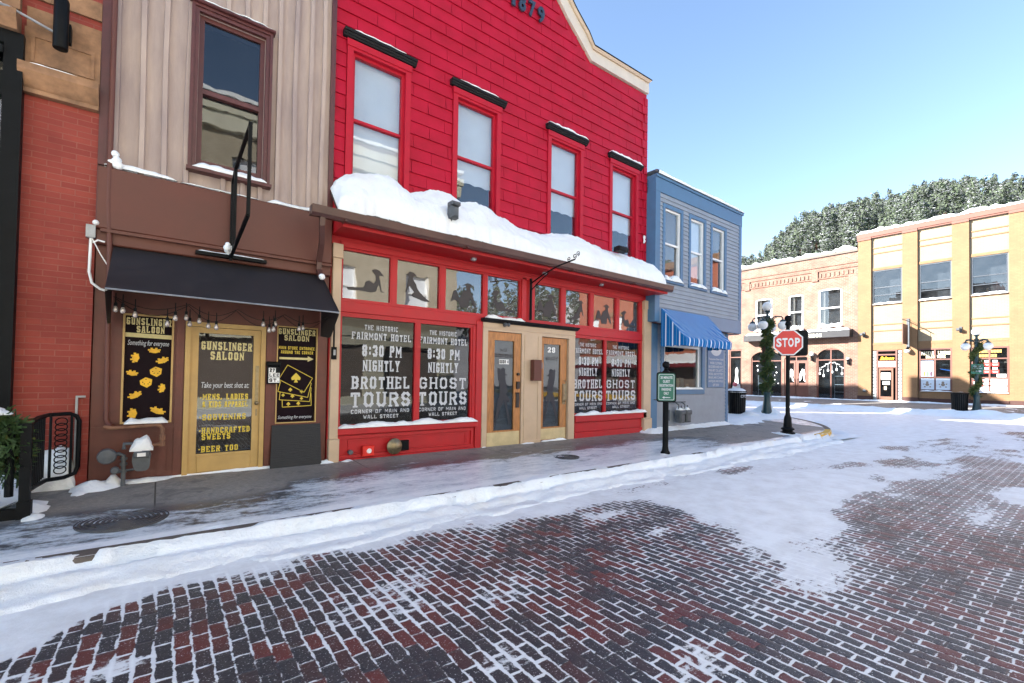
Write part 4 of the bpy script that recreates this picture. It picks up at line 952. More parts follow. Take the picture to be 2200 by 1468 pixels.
# shop front
TZ0, TZ1 = 2.63, 3.40
sh = [(a, b, TZ0, TZ1) for a, b in trans]+[(2.13,3.37,.72,2.40),(3.42,4.46,.72,2.40),(7.04,8.03,.72,2.40),(8.06,9.32,.72,2.40),(4.70,7.0,.1,2.50)]
mb = MB(); wall(mb, 1.97, 9.62, .12, 3.60, sh, 7.0, .07); FR = t.part('front', mb, REDTRIM)
mb = MB()
mb.bbox(2.1, 4.68, 6.975, 7.0, 2.44, 2.60, .006); mb.bbox(7.02, 9.36, 6.975, 7.0, 2.44, 2.60, .006)
mb.bbox(5.57, 5.68, 6.97, 7.0, 2.62, 3.45, .006); mb.bbox(2.1, 9.36, 6.97, 7.0, 3.41, 3.50, .006)
mb.bbox(4.53, 4.66, 6.96, 7.0, .17, 2.52, .006); mb.bbox(4.47, 4.53, 6.985, 7.0, .7, 2.42, .004)
mb.bbox(2.10, 4.56, 6.93, 7.0, .60, .70, .01); mb.bbox(7.05, 9.50, 6.93, 7.0, .56, .70, .01); mb.bbox(2.1, 4.52, 6.965, 7.0, .14, .24, .005)
frame(mb, 2.12, 4.50, .245, .585, .05, 6.975, 6.999); frame(mb, 2.28, 4.36, .30, .52, .02, 6.985, 6.998); mb.bbox(7.05, 9.46, 6.96, 7.0, .16, .34, .006); mb.bbox(7.08, 9.44, 6.985, 7.0, .345, .54, .004)
t.part('trim', mb, REDTRIM, FR)
for a, b in ((1.985, 2.11), (9.375, 9.66)):
    mb = MB(); mb.bbox(a, b, 6.93, 7.0, .55, 3.22, .006); mb.bbox(a-.01, b+.015, 6.91, 7.0, 3.221, 3.43, .006); mb.bbox(a-.01, b+.015, 6.90, 7.0, .13, .549, .008)
    t.part('pilaster', mb, TAN)
G1 = [(125,400),(235,388),(250,345),(272,335),(305,352),(320,330),(318,295),(290,265),(300,255),(318,250),(345,258),(376,290),(345,292),(342,302),(350,330),(362,398),(384,405),(358,404),(340,350),(330,380),(322,405),(290,415),(200,412),(130,416)]
G2 = [(462,300),(480,292),(490,278),(515,282),(540,300),(515,305),(512,325),(535,355),(545,385),(590,430),(640,460),(600,462),(520,440),(505,430),(522,405),(490,370),(470,410),(458,415),(470,395),(482,335),(488,305)]
G3 = [(785,450),(800,400),(812,396),(830,430),(845,400),(868,388),(862,370),(845,372),(868,358),(885,360),(898,370),(885,378),(888,392),(905,430),(918,465),(905,462),(885,425),(875,468),(835,470),(825,445),(805,440)]
def decal(P, x0, x1, z0, z1, yy, flip=False):
    xs = [p[0] for p in P]; zs = [p[1] for p in P]; mb = MB(); q = []
    ar = (max(zs)-min(zs))/(max(xs)-min(xs)); hh = (x1-x0)*ar
    if hh < (z1-z0): z1 = z0+hh
    else: c = (x0+x1)/2; ww = (z1-z0)/ar/2; x0, x1 = c-ww, c+ww
    for px, pz in P:
        u = (px-min(xs))/(max(xs)-min(xs)); u = 1-u if flip else u; q.append((x0+(x1-x0)*u, z1-(z1-z0)*(pz-min(zs))/(max(zs)-min(zs))))
    mb.flat(q, yy); return mb
for i, (a, b) in enumerate(trans):
    w = window(t, a, b, TZ0, TZ1, 6.985, REDTRIM, G_TRANS, fw=.022, name='transom_window')
    mb = MB(); mb.box(a-.03, b+.03, 7.075, 7.08, TZ0-.03, TZ1+.02); t.part('blind', mb, CURT, w)
    t.part('figure_decal', decal((G1, G2, G3, G1, G3, G2, G3, G1)[i], a+.10, b-.10, TZ0+(.16, .12, .1, .12, .12, .12, .12, .12)[i], TZ1-(.14, .18, .22, .2, .16, .2, .2, .2)[i], 7.038, i in (3, 5, 7)), SILHG, w)
for i, (a, b, l1, dx) in enumerate(((2.13,3.37,'BROTHEL',.06),(3.42,4.46,'GHOST',-.02),(7.04,8.03,'BROTHEL',-.02),(8.06,9.32,'GHOST',.02))):
    w = window(t, a, b, .72, 2.40, 6.985, REDTRIM, G_SHOP, fw=.025, name='shop_window')
    if i == 0: x0, x1 = 2.32, 3.29
    elif i == 1: x0, x1 = 3.445, 4.38
    elif i == 2: x0, x1 = 7.07, 8.0
    else: x0, x1 = 8.13, 9.18
    c = (x0+x1)/2; h = (x1-x0)/2; y = 7.042; mb = MB()
    slab(mb, 'THE HISTORIC', c-h*.60, c+h*.52, 2.20, 2.28, y, .13, 0, False); slab(mb, 'FAIRMONT HOTEL', c-h*1.0, c+h*1.0, 2.05, 2.16, y, .15)
    slab(mb, '8:30 PM', c-h*.66, c+h*.66, 1.79, 1.97, y, .15); slab(mb, 'NIGHTLY', c-h*.63, c+h*.60, 1.56, 1.73, y, .145)
    slab(mb, l1, c-h*.97, c+h*.97, 1.285, 1.475, y, .165); slab(mb, 'TOURS', c-h*1., c+h*1., 1.005, 1.23, y, .17)
    slab(mb, 'CORNER OF MAIN AND', c-h*.98, c+h*.98, .905, .965, y, .16, 0, False); slab(mb, 'WALL STREET', c-h*.58, c+h*.60, .82, .88, y, .17, 0, False)
    t.part('lettering', mb, VINYL, w)
ledge_snow(2.12, 4.55, .70, 6.995, .10, .06, 'snow on the sill of the left red shop window'); ledge_snow(7.07, 9.50, .70, 6.995, .10, .06, 'snow on the sill of the right red shop window')
# doors surround
mb = MB(); wall(mb, 4.66, 7.02, .14, 2.50, [(4.77,5.57,.16,2.35),(6.08,6.84,.20,2.33)], 6.95, .12)
mb.bbox(5.62, 6.06, 6.94, 6.949, .2, .27, .003); mb.box(5.63, 5.66, 6.94, 6.949, .27, 2.32); mb.box(5.98, 6.01, 6.94, 6.949, .27, 2.32); mb.box(4.66, 7.02, 6.935, 6.949, 2.40, 2.42)
DS = t.part('door_surround', mb, TAN)
mb = MB(); mb.extx([(7.0,2.50),(6.90,2.51),(6.89,2.53),(6.86,2.54),(6.85,2.57),(7.0,2.575)], 4.62, 7.06); t.part('surround_cornice', mb, BLACKW, DS)
def door(x0, x1, z0, z1, gx0, gx1, gz0, gz1, y, lines, lab):
    mb = MB(); mb.box(x0, gx0, y, y+.045, z0, z1); mb.box(gx1, x1, y, y+.045, z0, z1); mb.box(gx0+.001, gx1-.001, y, y+.045, gz1, z1); mb.box(gx0+.001, gx1-.001, y, y+.045, z0, gz0)
    frame(mb, gx0-.012, gx1+.012, gz0-.012, gz1+.012, .014, y-.006, y-.001)
    d = t.part('door', mb, WOOD, label=lab)
    mb = MB(); mb.box(gx0-.01, gx1+.01, y+.02, y+.025, gz0-.01, gz1+.01); t.part('pane', mb, G_SHOP, d)
    mb = MB(); mb.box(x0+.01, x1-.01, y-.004, y-.001, z0+.01, gz0-.03); t.part('kick_plate', mb, BRASS, d)
    mb = MB(); mb.box(gx0-.02, gx1+.02, y+.06, y+.065, gz0-.02, gz1+.02); t.part('blind', mb, M('grey_door_blind', (.20,.20,.20), .8, .1), d)
    P = [(155,1230),(165,1130),(195,1000),(192,900),(205,890),(215,880),(240,800),(232,720),(215,640),(200,560),(195,475),(228,470),(236,500),(250,480),(285,455),(318,478),(322,540),(365,562),(318,572),(330,640),(352,700),(366,780),(345,826),(395,880),(402,925),(380,938),(375,905),(352,925),(380,1050),(415,1180),(415,1250),(385,1200),(330,980),(295,900),(250,1000),(190,1160),(168,1235)]
    t.part('figure_decal', decal(P, gx0+.01, gx1-.03, gz0+.08, gz1-.50, y+.017, lab.endswith('29')), SILH, d)
    mb = MB(); mm = MB()
    for s_, a, b, c, e, kind in lines: slab(mb, s_, a, b, c, e, y+.0175, .16, kind, False)
    t.part('lettering', mb, [SILHG, BLACKW, VINYL], d)
    return d
d = door(4.78,5.56,.18,2.34,4.93,5.40,.50,2.19,6.975,[('NO',5.08,5.23,1.98,2.04,0),('TRESPASSING',4.95,5.38,1.87,1.94,0)],'oak glass door on the left')
mb = MB(); mb.box(5.055, 5.285, 6.988, 6.990, 1.745, 1.835, 0); slab(mb, 'DOOR 4', 5.065, 5.275, 1.758, 1.822, 6.9865, .2, 1, False); t.part('door_sign', mb, [WHITE, BLACK], d)
mb = MB(); mb.box(5.455, 5.525, 6.94, 6.974, 1.28, 1.42); mb.box(5.45, 5.53, 6.955, 6.974, .92, 1.20); mb.lathe([(.025,6.93),(.028,6.973)], 5.49, 1.56, 12, ax='y'); mb.tube([(5.49,6.93,1.2),(5.42,6.93,1.2)], .012, 6); t.part('handle', mb, M('bronze_lock', (.05,.04,.035), .4, .3, 12, 60, .001, metal=.6), d)
d = door(6.10,6.82,.24,2.32,6.17,6.64,.50,2.19,7.0,[('ENTRY',6.26,6.58,1.86,1.93,0)],'oak glass door on the right, numbered 29')
mb = MB(); slab(mb, '29', 6.30, 6.50, 2.02, 2.13, 7.0165, .2, 0, True); t.part('door_sign', mb, WHITE, d)
mb = MB(); mb.box(6.70, 6.79, 6.985, 6.999, .95, 1.38); mb.tube([(6.745,6.99,1.0),(6.745,6.93,1.05),(6.745,6.93,1.42),(6.745,6.99,1.45)], .012, 6); t.part('handle', mb, BRASSD, d)
mb = MB(); mb.bbox(5.78, 5.98, 6.82, 6.935, 1.44, 1.85); solo('mailbox', 'tall brown metal mailbox between the two oak doors', 'mailbox', mb, BROWNP, (5.88, 6.88, 1.44))
mb = MB(); mb.bbox(6.015, 6.07, 6.90, 6.948, 1.68, 1.80); mb.tube([(6.025,6.92,1.80),(6.03,6.92,1.835),(6.055,6.92,1.835),(6.06,6.92,1.80)], .005, 5); solo('key_safe', 'small silver key safe right of the brown mailbox', 'key safe', mb, STEEL, (6.04, 6.92, 1.68))
mb = MB(); mb.ball((5.10,6.86,2.48), .035, 10); mb.ball((5.17,6.86,2.48), .035, 10); mb.lathe([(.02,6.88),(.04,6.94)], 5.135, 2.48, 10, ax='y'); solo('security_light', 'small grey twin security light above the left oak door', 'security light', mb, METERG, (5.13, 6.9, 2.48), smooth=True)
ledge_snow(4.70, 5.60, 2.575, 6.99, .11, .055, 'snow on the black cornice above the left oak door'); ledge_snow(6.11, 6.82, .21, 6.99, .05, .03, 'snow on the threshold of the right oak door')
# porch roof
mb = MB(); mb.add([(1.93,6.47,3.70),(9.60,6.47,3.70),(9.60,7.02,4.25),(1.93,7.02,4.25),(1.93,6.47,3.66),(9.60,6.47,3.66),(9.60,7.02,4.21),(1.93,7.02,4.21)], [(0,1,2,3),(7,6,5,4),(0,4,5,1),(0,3,7,4),(1,5,6,2)]); RF = t.part('porch_roof', mb, SHINGLE)
mb = MB(); r = random.Random(77)
x = 1.93
while x < 9.55:
    L = r.uniform(.10, .22); x2 = min(x+L, 9.6); dz = r.uniform(-.002, .010); dy = r.uniform(-.03, .005)
    mb.add([(x+.002,6.45+dy,3.69+dz),(x2-.002,6.45+dy,3.69+dz),(x2-.002,6.60,3.845+dz),(x+.002,6.60,3.845+dz),(x+.002,6.45+dy,3.675),(x2-.002,6.45+dy,3.675)], [(0,1,2,3),(0,4,5,1)]); x = x2
t.part('shingle_edge', mb, SHINGLE, RF)
mb = MB(); mb.box(1.97, 9.62, 6.50, 6.999, 3.56, 3.60); mb.box(1.97, 9.62, 6.46, 6.499, 3.55, 3.69); mb.extx([(6.46,3.6),(7.0,3.6),(7.0,4.2)], 9.585, 9.618); mb.extx([(6.46,3.6),(7.0,3.6),(7.0,4.2)], 1.972, 2.0); t.part('soffit', mb, REDTRIM, RF)
shell(t, XL, XR, 0, 8.6, 7.03, 8, .8)
t = T('gutter', 'long brown rain gutter along the red porch roof', 'gutter', (5.6, 6.42, 3.6))
pr = [(6.46,3.60),(6.46,3.72),(6.45,3.72),(6.45,3.61),(6.38,3.60),(6.345,3.64),(6.33,3.70),(6.32,3.725),(6.31,3.725),(6.32,3.69),(6.335,3.63),(6.37,3.59)]
mb = MB(); n = len(pr); vs = []; nx = 2
for x in (1.53, 9.66): vs += [(x, p[0], p[1]-(.0 if x < 5 else .0)) for p in pr]
mb.add(vs, [(i, (i+1) % n, n+(i+1) % n, n+i) for i in range(n)])
for x in (1.53, 9.66): mb.box(x-.003, x+.003, 6.335, 6.455, 3.60, 3.72)
for x in (1.95, 3.9, 6.3, 8.2): mb.box(x, x+.03, 6.30, 6.462, 3.585, 3.60); 
t.part('trough', mb, GUTTER)
mb = MB()
def pipe4(P, a, b):
    mb.tube(P, a, 4)
mb.tube([(1.68,6.40,3.60),(1.68,6.42,3.50),(1.73,6.60,3.30),(1.76,6.82,3.10),(1.76,6.84,2.98),(1.78,6.78,2.86)], .045, 4); t.part('downspout', mb, GUTTER)
mb = MB(); mb.ball((1.785,6.75,2.87), .045, 8); solo('snow', 'small lump of snow in the mouth of the gutter downspout', 'snow', mb, SNOW, (1.785,6.75,2.87), kind='stuff', smooth=True)
for x in (4.3, 5.95, 7.6):
    mb = MB(); mb.lathe([(.045,3.52),(.05,3.54),(.05,3.56)], x, 6.75, 14); solo('downlight', {4.3:'round soffit light above the left shop window', 5.95:'round soffit light above the oak doors', 7.6:'round soffit light nearest the blue building'}[x], 'light', mb, STEEL, (x, 6.75, 3.54), smooth=True)
# thick snow on the porch roof
SP = [(1.93,4.33),(1.99,4.42),(2.26,4.56),(2.63,4.66),(2.9,4.66),(3.06,4.58),(3.20,4.49),(3.34,4.56),(3.5,4.62),(3.7,4.69),(3.95,4.68),(4.15,4.60),(4.3,4.62),(4.48,4.67),(4.8,4.62),(5.02,4.52),(5.37,4.43),(5.7,4.40),(6.03,4.38),(6.25,4.45),(6.47,4.52),(7.03,4.55),(7.64,4.48),(8.12,4.42),(8.59,4.43),(9.1,4.44),(9.40,4.38),(9.6,4.28),(9.68,4.1)]
mb = MB(); vs = []; fs = []; n = 400; K = 22
for i in range(n+1):
    x = 1.93+(9.68-1.93)*i/n; zt = float(np.interp(x, [p[0] for p in SP], [p[1] for p in SP]))
    e0 = min(1, (x-1.93)/.22); e1 = min(1, (9.68-x)/.22); ed = math.sqrt(max(.02, 1-(1-e0)**2))*math.sqrt(max(.02, 1-(1-e1)**2))
    yf = 6.50+.07*(mnoise.noise((x*2.2, 0, 0)))+.03*mnoise.noise((x*9, 2, 0))+.10*max(0, .5-mnoise.noise((x*.9, 5, 0)))*(x < 4.5)
    zf = 3.70+(yf-6.47)*1.0+.01
    rows = []
    for k in range(K+1):
        u = k/K
        y = yf+(7.0-yf)*u
        lip = math.sqrt(max(0, 1-(1-min(1, u*3.2))**2))
        zr = zf+(y-yf)*1.0
        thk = (zt-4.24)*(u**.8)+.21*(1-u**2)*(1+.45*mnoise.noise((x*1.1, y*2, 7)))
        z = zr+lip*max(.04, thk)*ed+.045*mnoise.noise((x*3, y*5, 1))*lip+.022*mnoise.noise((x*8, y*11, 9))*lip*ed+.010*mnoise.noise((x*19, y*22, 3))*lip
        yy = y-.035*math.sin(min(1, u*4)*math.pi)
        vs.append((x, yy, z))
for i in range(n):
    for k in range(K): fs.append((i*(K+1)+k, (i+1)*(K+1)+k, (i+1)*(K+1)+k+1, i*(K+1)+k+1))
fs += [tuple(range(K+1)), tuple(n*(K+1)+k for k in range(K, -1, -1))]
mb.add(vs, fs); solo('snow', 'deep rounded snow drift on the red porch roof', 'snow', mb, SNOW, (5.8, 6.7, 3.9), kind='stuff', smooth=True)
ledge_snow(2.6, 9.5, 3.705, 6.45, .05, .018, 'thin line of snow caught in the brown gutter')
t = T('floodlight', 'small dark floodlight poking out of the porch roof snow', 'floodlight', (3.72, 6.6, 4.2))
mb = MB(); mb.bbox(3.69, 3.83, 6.46, 6.62, 4.08, 4.28, .035); t.part('housing', mb, METERG); mb = MB(); mb.bbox(3.68, 3.84, 6.43, 6.60, 4.281, 4.34, .02); mb.tube([(3.75,6.6,3.95),(3.75,6.6,4.2)], .02, 6); t.part('hood', mb, METERG)
mb = MB(); mb.bbox(8.05, 8.35, 6.60, 6.8, 4.36, 4.47, .03); solo('floodlight', 'dark flat floodlight at the right end of the porch roof snow', 'floodlight', mb, BLACKW, (8.2, 6.7, 4.4))
mb = MB(); r = random.Random(31)
for i in range(5): mb.ball((9.38+r.uniform(-.02,.03), 6.96, 4.86+i*.035), r.uniform(.02,.035), 7)
solo('snow', 'small lump of snow stuck to the right edge of the red boards', 'snow', mb, SNOW, (9.4,6.96,4.9), kind='stuff', smooth=True)
# scroll bracket
t = T('sign_bracket', 'black wrought-iron sign bracket with curled end over the doors', 'bracket', (5.77, 6.95, 3.4))
mb = MB(); mb.box(5.755, 5.79, 6.93, 6.968, 2.63, 3.45); t.part('wall_plate', mb, BLACK)
mb = MB(); P = [(5.775,6.94,3.36),(5.775,6.6,3.47),(5.775,6.2,3.56),(5.775,5.75,3.60)]; mb.tube(P, .014, 6); mb.tube([(5.775,6.94,3.22),(5.775,6.7,3.36),(5.775,6.45,3.47)], .010, 6)
def curl(cy, cz, r0, s_, a0):
    return [(5.775, cy+s_*r0*(1-q/26)*math.cos(a0+q*.42), cz+r0*(1-q/26)*math.sin(a0+q*.42)) for q in range(20)]
mb.tube(curl(5.76, 3.655, .05, -1, -1.57), .007, 5); mb.tube(curl(5.90, 3.635, .04, 1, -1.57), .007, 5); mb.tube(curl(5.68, 3.69, .045, -1, -1.57), .007, 5); t.part('scroll_arm', mb, BLACK, smooth=True)
# small fittings below the window
mb = MB(); mb.bbox(2.48, 2.66, 6.90, 6.97, .26, .42, .01, 0); mb.lathe([(.03,6.885),(.04,6.9)], 2.575, .34, 12, 1, 'y'); solo('fire_bell', 'small red alarm box with a white dial under the shop window', 'alarm box', mb, [STOPR, WHITE], (2.57, 6.95, .34))
mb = MB(); mb.lathe([(.02,6.83),(.06,6.84),(.10,6.87),(.125,6.89),(.125,6.91),(.06,6.925),(.05,6.97)], 2.98, .38, 24, ax='y'); solo('sprinkler_gong', 'round brass sprinkler gong under the shop window', 'gong', mb, BRASSD, (2.98, 6.9, .38), smooth=True)
mb = MB(); mb.bbox(3.08, 3.23, 6.90, 6.97, .30, .46, .01); solo('utility_box', 'small square black box right of the brass gong', 'box', mb, BLACK, (3.15, 6.95, .3))
mb = MB(); mb.lathe([(.022,6.90),(.035,6.905),(.035,6.97)], 2.30, .34, 12, ax='y'); solo('pipe_stub', 'small iron pipe stub left of the red alarm box', 'pipe', mb, METERG, (2.30, 6.95, .34), smooth=True)

# ============================================================ blue clapboard shop
t = T('clapboard_shop', 'grey-blue clapboard shop with blue trim and a striped awning', 'building', (11.6, 7, 0))
BX = [(9.89,10.59),(11.04,11.70),(12.12,12.80)]; yU = 6.75
mb = MB(); wall(mb, 9.50, 13.75, 2.92, 6.45, [(a, b, 4.05, 5.79) for a, b in BX], yU, .2); BW = t.part('upper_wall', mb, BLUES)
def clap(mb, x0, x1, z0, z1, y, blk, st=.105, o=.024):
    z = z0
    while z < z1-.01:
        zt = min(z+st, z1); segs = [(x0, x1)]
        for h in blk:
            if h[2] < zt and h[3] > z:
                ns = []
                for (p, q) in segs:
                    if q <= h[0] or p >= h[1]: ns.append((p, q)); continue
                    if p < h[0]: ns.append((p, h[0]))
                    if q > h[1]: ns.append((h[1], q))
                segs = ns
        for p, q in segs: mb.add([(p,y-o,z),(q,y-o,z),(q,y-.003,zt),(p,y-.003,zt),(p,y,z),(q,y,z)], [(0,1,2,3),(0,4,5,1)])
        z += st
mb = MB(); clap(mb, 9.68, 13.62, 3.28, 6.12, yU, [(a-.09, b+.09, 3.98, 5.88) for a, b in BX]); t.part('clapboards', mb, BLUES, BW)
mb = MB(); mb.box(9.494, 9.68, yU-.025, yU+.24, 2.92, 6.12); mb.box(13.62, 13.77, yU-.025, yU+.22, 3.28, 6.12); mb.bbox(9.492, 13.79, yU-.03, yU+.22, 6.121, 6.46, .006); mb.bbox(9.49, 13.83, yU-.06, yU+.25, 6.461, 6.53, .006)
t.part('trim', mb, BLUET, BW)
mb = MB(); mb.bbox(9.681, 13.77, yU-.03, yU+.05, 2.90, 3.27, .006); t.part('band', mb, M('dull_blue_paint', (.16,.22,.31), .55, .08), BW)
for i, (a, b) in enumerate(BX):
    w = window(t, a, b, 4.05, 5.79, yU, WHITE, G_UP, rail=4.92, fw=.05, blind=(4.3,4.25,5.2)[i], bm=(CURT, BLIND, CURT)[i])
    mb = MB(); frame(mb, a-.09, b+.09, 3.97, 5.88, .09, yU-.03, yU-.001); mb.bbox(a-.11, b+.11, yU-.06, yU-.001, 3.92, 3.965, .005); t.part('casing', mb, BLUET, w)
    ledge_snow(a-.02, b+.08, 3.975, yU+.06, .15, .11, 'snow on the sill of the %s upper window of the blue shop' % ('first', 'middle', 'last')[i], .03)
mb = MB(); wall(mb, 9.70, 13.48, .10, 2.92, [(10.30,12.0,1.24,2.42)], 7.0, .2); BW = t.part('lower_wall', mb, BLUES)
mb = MB(); clap(mb, 9.95, 13.36, .15, 2.90, 7.0, [(10.12,12.15,1.14,2.55)]); t.part('clapboards', mb, BLUES, BW)
mb = MB(); mb.box(9.64, 9.95, 6.955, 7.05, .12, 2.9); mb.box(13.36, 13.50, 6.975, 7.2, .12, 2.9); frame(mb, 10.12, 12.18, 1.12, 2.56, .13, 6.96, 6.999); t.part('trim', mb, BLUET, BW)
mb = MB(); mb.box(13.49, 13.74, 6.77, 7.2, 2.88, 2.90); mb.box(9.70, 13.48, 6.77, 7.0, 2.905, 2.918); t.part('soffit', mb, BROWNW, BW)
w = window(t, 10.30, 12.0, 1.24, 2.42, 7.0, WHITE, G_SHOP, fw=.06, name='shop_window')
for x, c in ((11.0, (.35,.12,.05)), (11.22, (.5,.4,.2)), (11.45, (.06,.12,.1)), (11.7, (.3,.2,.1)), (10.8, (.1,.1,.12))):
    mb = MB(); mb.box(x, x+.15, 7.25, 7.28, 1.25, 1.5+.1*math.sin(x*9)); t.part('book', mb, M('book_cover', c, .6, .2), w)
mb = MB(); mb.box(10.35, 11.95, 7.15, 7.6, 1.2, 1.245); t.part('display_shelf', mb, TAN, w)
ledge_snow(10.35, 12.1, 1.25, 6.995, .06, .045, 'snow on the sill of the blue shop display window')
# striped awning
def stripes():
    m, tt, p, o = base('blue_striped_canvas'); tc = tt.nodes.new('ShaderNodeTexCoord'); sp = tt.nodes.new('ShaderNodeSeparateXYZ'); tt.links.new(tc.outputs['Object'], sp.inputs[0])
    u = mth(tt, 'ADD', sp.outputs[0], sp.outputs[1]); u = mth(tt, 'FRACT', mth(tt, 'MULTIPLY', u, 5.3))
    a = mth(tt, 'GREATER_THAN', u, .84); b = mth(tt, 'MULTIPLY', mth(tt, 'GREATER_THAN', u, .34), mth(tt, 'LESS_THAN', u, .40))
    n1 = noise_node(tt, tc.outputs['Object'], 3, 5)
    c = mixc(tt, ramp(tt, n1, .3, .7), (.003,.11,.36,1), (.005,.15,.43,1)); c = mixc(tt, b, c, (.16,.32,.55,1)); c = mixc(tt, a, c, (.70,.76,.82,1)); tt.links.new(c, p.inputs['Base Color']); p.inputs['Roughness'].default_value = .85; p.inputs['Specular IOR Level'].default_value = .15
    return m
STR = stripes(); mb = MB(); A0, A1, YF = 9.74, 11.85, 6.04; n = 48; vs = []; fs = []
for i in range(n+1):
    x = A0+(A1-A0)*i/n; sg = .02*math.sin(i*.9)+.012*math.sin(i*2.3)
    sc_ = .028*abs(math.sin(math.pi*i/5.3))
    for (y, z) in ((6.712,3.25),(6.56,3.09),(6.38,2.88),(6.22,2.67),(YF,2.50),(YF-.006,2.43),(YF+.004,2.33-sc_)): vs.append((x, y+sg*.3*(z < 3), z))
for i in range(n):
    for j in range(6): fs.append((i*7+j, (i+1)*7+j, (i+1)*7+j+1, i*7+j+1))
mb.add(vs, fs)
for x in (A0, A1):
    vs = []; fs = []
    for k in range(13):
        y = 6.712-(6.712-YF)*k/12; zt = float(np.interp(y, [YF,6.22,6.38,6.56,6.712], [2.50,2.67,2.88,3.09,3.25])); vs += [(x, y, zt), (x, y, 2.33-.028*abs(math.sin(k*.9)))]
    for k in range(12): fs.append((2*k, 2*k+2, 2*k+3, 2*k+1))
    mb.add(vs, fs)
t.part('awning', mb, STR, smooth=False)
shell(t, 9.52, 13.75, 0, 6.45, 6.95, 8, .75)
mb = MB(); vs = []; fs = []; n = 60
for i in range(n+1):
    x = 9.52+4.30*i/n; h = .10+.05*mnoise.noise((x*1.5, 0, 4))+.02*mnoise.noise((x*8, 0, 4)); h *= min(1, .3+(13.86-x)*1.2)
    for (y, z) in ((6.66,6.53),(6.655,6.53+h*.6),(6.72,6.53+h),(7.4,6.53+h*1.2),(9,6.53+h*1.2)): vs.append((x, y, z))
for i in range(n):
    for j in range(4): fs.append((i*5+j, (i+1)*5+j, (i+1)*5+j+1, i*5+j+1))
fs.append(tuple(n*5+j for j in range(5)))
mb.add(vs, fs); solo('snow', 'snow along the roof edge of the blue clapboard shop', 'snow', mb, SNOW, (11.6,7,6.5), kind='stuff', smooth=True)
# signboard
t = T('signboard', 'narrow blue-grey signboard with white lettering beside the display window', 'sign', (12.78, 6.96, 1.3))
mb = MB(); mb.bbox(12.33, 13.20, 6.955, 6.982, 1.30, 2.50, .006); bd = t.part('board', mb, M('slate_blue_board', (.12,.19,.31), .55, .1))
mb = MB(); mb.flat([(12.77+.30*math.cos(a), 2.40+.19*math.sin(a)) for a in [i*math.pi/12 for i in range(24)]], 6.953); t.part('oval', mb, VINYL)
mb = MB(); y = 6.952
for k, s_ in enumerate(('Turquoise Silver Gold', 'WORK CLOTHING', 'BUCKSKIN AND HATS', 'FINE ART OIL & ETC.', 'WOOL AND POTTERY', 'BEADS, MOCCASINS', 'ANTIQUES AND DOLLS', 'FOR RENT')[:7]):
    w_ = .40 if len(s_) > 14 else .33; z = 2.07-k*.105
    txt(mb, s_, 12.77-w_, 12.77+w_, z, z+.075, y, bold=.02)
txt(mb, 'GIFT SHOP', 12.60, 12.94, 1.335, 1.41, y, bold=.02)
t.part('lettering', mb, VINYL)
# gas meters at the blue shop
t = T('gas_meters', 'pair of grey gas meters with snow caps on the blue clapboard wall', 'gas meter', (10.8, 6.8, .3))
for x in (10.72, 11.0):
    mb = MB(); mb.bbox(x-.10, x+.10, 6.70, 6.86, .40, .66, .03); mb.bbox(x-.12, x+.12, 6.68, 6.88, .60, .72, .03); mb.tube([(x-.06,6.8,.72),(x-.06,6.8,.86),(x-.06,6.9,.92)], .018, 6); mb.tube([(x+.06,6.8,.72),(x+.06,6.8,.84)], .018, 6); t.part('meter', mb, METERG)
mb = MB(); mb.tube([(10.45,6.92,.92),(11.15,6.92,.92)], .018, 6); mb.tube([(10.30,6.94,.72),(10.45,6.94,.72),(10.45,6.94,.45)], .018, 6); mb.tube([(9.8,6.93,1.0),(10.45,6.93,1.0)], .014, 6); t.part('pipework', mb, METERG)
ledge_snow(10.62, 10.82, .72, 6.86, .14, .07, 'snow cap on the left gas meter of the blue shop', .02); ledge_snow(10.90, 11.10, .72, 6.86, .14, .07, 'snow cap on the right gas meter of the blue shop', .02)

# ============================================================ unseen shadow blocks added behind the row; opposite side (seen in reflections)
t = T('shadow_block', 'unseen brick blocks added behind the shop row, shaped to shade the far fronts', 'building', (8, 24, 0))
mb = MB(); mb.box(10.6, 13.2, 15.3, 17.2, 0, 12.5); mb.box(10.6, 13.2, 19.6, 21.6, 0, 12.9); mb.box(10.6, 13.2, 24.0, 36, 0, 12.4); mb.box(9.4, 12.6, 15.2, 36.2, 0, 5.5); t.part('wall', mb, TANBR)  # added out of view: shades the far facade base, gaps let sun streaks through
t = T('tan_brick_building', 'tan brick building with a cream cornice across the street', 'building', (2, -7, 0), rot=0)
hl = []
for i in range(6):
    x = -9+i*3.7
    for z0 in (4.6, 8.2): hl.append((x, x+1.3, z0, z0+1.9))
mb = MB()
def bwall(mb, x0, x1, z0, z1, holes, y):   # wall facing +y
    m2 = MB(); wall(m2, -x1, -x0, z0, z1, [(-b, -a, c, d) for a, b, c, d in holes], -y, .25)
    mb.add([(-p[0], -p[1], p[2]) for p in m2.v], m2.f)
bwall(mb, -12, 12.4, 3.4, 11.0, hl, -7.0); t.part('wall', mb, TANBR)
mb = MB(); bwall(mb, -12, 12.4, 0, 3.4, [(-11+i*3.9, -8+i*3.9, .5, 2.9) for i in range(6)], -7.02); mb.box(-12, 12.5, -7.3, -6.8, 11.001, 11.6); mb.box(-12, 12.6, -7.3, -6.7, 11.601, 12.0); mb.box(-12, 12.4, -7.2, -6.9, 3.3, 3.7); t.part('cream_band', mb, M('yellow_cream_stone', (.62,.60,.47), .7, .1))
mb = MB(); mb.box(-11.9, 12.3, -20, -7.3, 0, 11.9); mb.box(-11.9, 12.3, -20, -6.75, 12.001, 12.25); t.part('rear_wall', mb, BODY)
